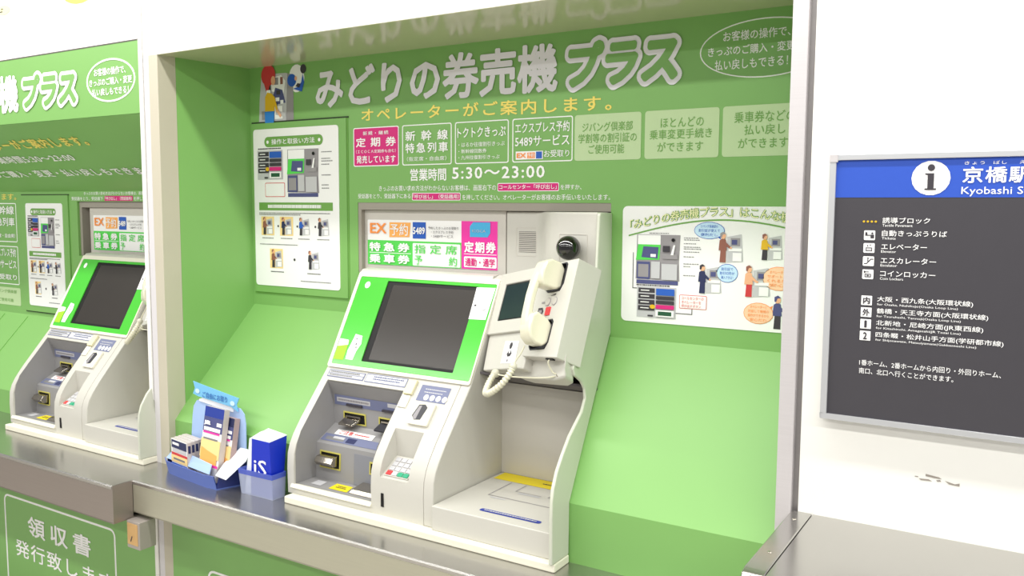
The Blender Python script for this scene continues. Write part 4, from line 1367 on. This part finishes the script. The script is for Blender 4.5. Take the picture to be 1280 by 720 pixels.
obj('backboard', bm, TRAYL, tr)
bm = nb()
fpoly(bm, BB, [(.052, .243), (.07, .249), (.215, .246), (.232, .230), (.23, .222), (.05, .236)], .001, .004)
hs_ = obj('header_strip', bm, mat('white_card', (236, 240, 248), .45), tr)
bm = nb()
fpoly(bm, BB, [(.022, .300), (.032, .278), (.022, .258), (.050, .252), (.225, .240), (.258, .228), (.250, .250), (.262, .272), (.235, .275), (.06, .295)], .004, .007)
rb = obj('ribbon_sign', bm, mat('sky_blue_card', (120, 190, 232), .45), tr)
T('ご自由にお取り', BB, .075, .252, .205, .272, mat('ribbon_letter', (60, 120, 190), .5), rb, bold=.02, h=.0085, skew=-.002)
art('ribbon_tip', BB, [('e', .048, .270, .012, .008, BUBB)], rb, h=.0085)
art('ribbon_tip', BB, [('e', .232, .252, .012, .008, BUBB)], rb, h=.0085)


def leaflet(name, label, O, ex, ey, wd, hg, dp, rows, group=None, side=None):
    fr = Fr(O, ex, ey)
    t = thing(name, fr.P(wd/2, 0, 0), label, 'leaflet', group)
    bm = nb()
    frect(bm, fr, 0, 0, wd, hg, -dp, 0)
    obj('block', bm, side or PAPER, t, bevel=.0006)
    art('cover_print', fr, loc_shapes(0, 0, wd, hg, rows), t, h=.0004, step=.0003)
    return t, fr


# row of small packs standing on end
packc = mat('pack_side', (196, 186, 182), .5)
for k in range(4):
    t, fr = leaflet('leaflet_pack', ('front pack with navy and pink print, left row in the blue tray', 'second pack from the front, left row in the blue tray', 'third pack from the front, left row in the blue tray', 'rearmost pack of the left row in the blue tray')[k],
                    (-2.437-.002*k, -.050+.0165*k, .713), (.108, -.018, 0), (-.012, .006, .115), .106, .105, .015,
                    [('r', 0, 0, 1, 1, PAPER), ('r', .03, .72, .97, .97, NAVY), ('r', .1, .82, .5, .90, PAPER), ('r', .08, .60, .95, .72, PGREY), ('r', .02, .50, 1, .58, REDH), ('r', 0, .28, 1, .50, PEACH), ('r', .15, .36, .85, .42, GREYT), ('r', 0, .0, 1, .25, PBLUE)],
                    'packs in the blue tray', packc)
    art('side_mark', Fr(fr.P(.106, 0, 0), -fr.n, fr.ey), [('r', .003, .07, .012, .095, NAVY)], t, h=.0009)
# the taller leaflet pack in the middle, leaning back, and one behind it
for k in range(2):
    t, fr = leaflet('tall_leaflet', ('tall leaflet with deep blue top and orange print leaning in the middle of the tray', 'brownish tall leaflet standing just behind the blue topped one')[k],
                    (-2.300+.025*k, -.058+.024*k, .712), (.105, -.010, 0), (-.002, .042, .225), .104, .232-.03*k, .020,
                    [('r', 0, 0, 1, 1, PAPER), ('r', .0, .86, 1, 1, NAVY if k else mat('royal_blue_print', (34, 58, 150), .5)), ('r', 0, .66, 1, .86, PPURP), ('r', .06, .75, .34, .80, PAPER), ('r', .70, .75, .95, .80, PAPER), ('r', .06, .67, .92, .72, PAPER),
                     ('r', .05, .635, .9, .66, MAG), ('r', 0, .30, 1, .56, PEACH), ('r', .1, .55, .85, .575, GREYT), ('p', [(.05, .22), (.9, .20), (.9, .36), (.4, .40), (.05, .44)], ORANGE2), ('r', 0, .19, 1, .225, MAG), ('r', 0, 0, 1, .19, PGREY)],
                    'tall leaflets in the blue tray', mat('pack_brown', (176, 150, 146), .5) if k else packc)
    if k == 0:
        T('JR', fr, .008, .172, .045, .188, PAPER, t, bold=.02, h=.005)

cb = thing('clear_box', (-2.015, -.04, .70), 'clear plastic box with blue rim holding leaflets, between blue tray and ticket machine', 'leaflet box')
x0, x1, y0, y1 = -2.088, -1.944, -.066, -.014
bm = nb()
lo_ = [(x0+.004, y0+.002), (x1-.002, y0+.004), (x1-.002, y1), (x0+.004, y1)]
hi_ = [(x0-.002, y0-.004), (x1+.001, y0-.001), (x1+.001, y1+.004), (x0-.002, y1+.004)]
lo2 = [(x+(.002 if i in (0, 3) else -.002), y+(.002 if i < 2 else -.002)) for i, (x, y) in enumerate(lo_)]
hi2 = [(x+(.002 if i in (0, 3) else -.002), y+(.002 if i < 2 else -.002)) for i, (x, y) in enumerate(hi_)]
for nm, z0, z1, m_ in (('box_wall', .7003, .764, CLEAR), ('box_rim', .764, .780, BLUECLEAR)):
    bm = nb()
    mixp = lambda p, q, z: (p[0]+(q[0]-p[0])*(z-.70)/.08, p[1]+(q[1]-p[1])*(z-.70)/.08, z)
    v = [[bm.verts.new(mixp(lo_[i], hi_[i], z)) for i in range(4)] for z in (z0, z1)]
    q = [[bm.verts.new(mixp(lo2[i], hi2[i], z)) for i in range(4)] for z in (z0, z1)]
    for i in range(4):
        j = (i+1) % 4
        bm.faces.new((v[0][i], v[0][j], v[1][j], v[1][i]))
        bm.faces.new((q[0][j], q[0][i], q[1][i], q[1][j]))
        bm.faces.new((v[1][i], v[1][j], q[1][j], q[1][i]))
        bm.faces.new((v[0][j], v[0][i], q[0][i], q[0][j]))
    if nm == 'box_wall':
        bm.faces.new([bm.verts.new((*lo2[i], .7015)) for i in range(4)])
    obj(nm, bm, m_, cb)
# blue leaflets standing in the box
bl = thing('blue_leaflet', (-1.99, -.04, .703), 'thick deep blue leaflet pack with white S mark standing in the clear box', 'leaflet')
bm = nb()
solid(bm, [(-2.045, -.060, .7025), (-1.952, -.058, .7025), (-1.952, -.018, .7025), (-2.045, -.018, .7025)], [(-2.038, -.058, .878), (-1.957, -.062, .878), (-1.953, .006, .886), (-2.040, .004, .888)])
obj('block', bm, DEEPBLUE, bl, bevel=.001)
bm = nb()
solid(bm, [(-2.040, -.058, .8785), (-1.957, -.061, .8785), (-1.953, .006, .8865), (-2.042, .004, .8885)], [(-2.040, -.058, .8815), (-1.957, -.061, .8805), (-1.953, .006, .8885), (-2.035, .006, .8975)])
obj('page_tops', bm, mat('white_card', (236, 240, 248), .45), bl)
BF = Fr((-2.045, -.0605, .70), (.093, .001, 0), (0.002, .001, .176))
T('iS', BF, .018, .070, .072, .118, WHITE, bl, bold=.01, h=.003)
ws = thing('white_leaflet', (-2.06, -.04, .703), 'white sheet standing at the left of the blue pack in the clear box', 'leaflet')
bm = nb()
solid(bm, [(-2.075, -.058, .7025), (-2.047, -.058, .7025), (-2.047, -.03, .7025), (-2.075, -.03, .7025)], [(-2.052, -.056, .876), (-2.0405, -.056, .880), (-2.0405, -.01, .892), (-2.052, -.01, .888)])
obj('block', bm, mat('white_card', (236, 240, 248), .45), ws, bevel=.0006)
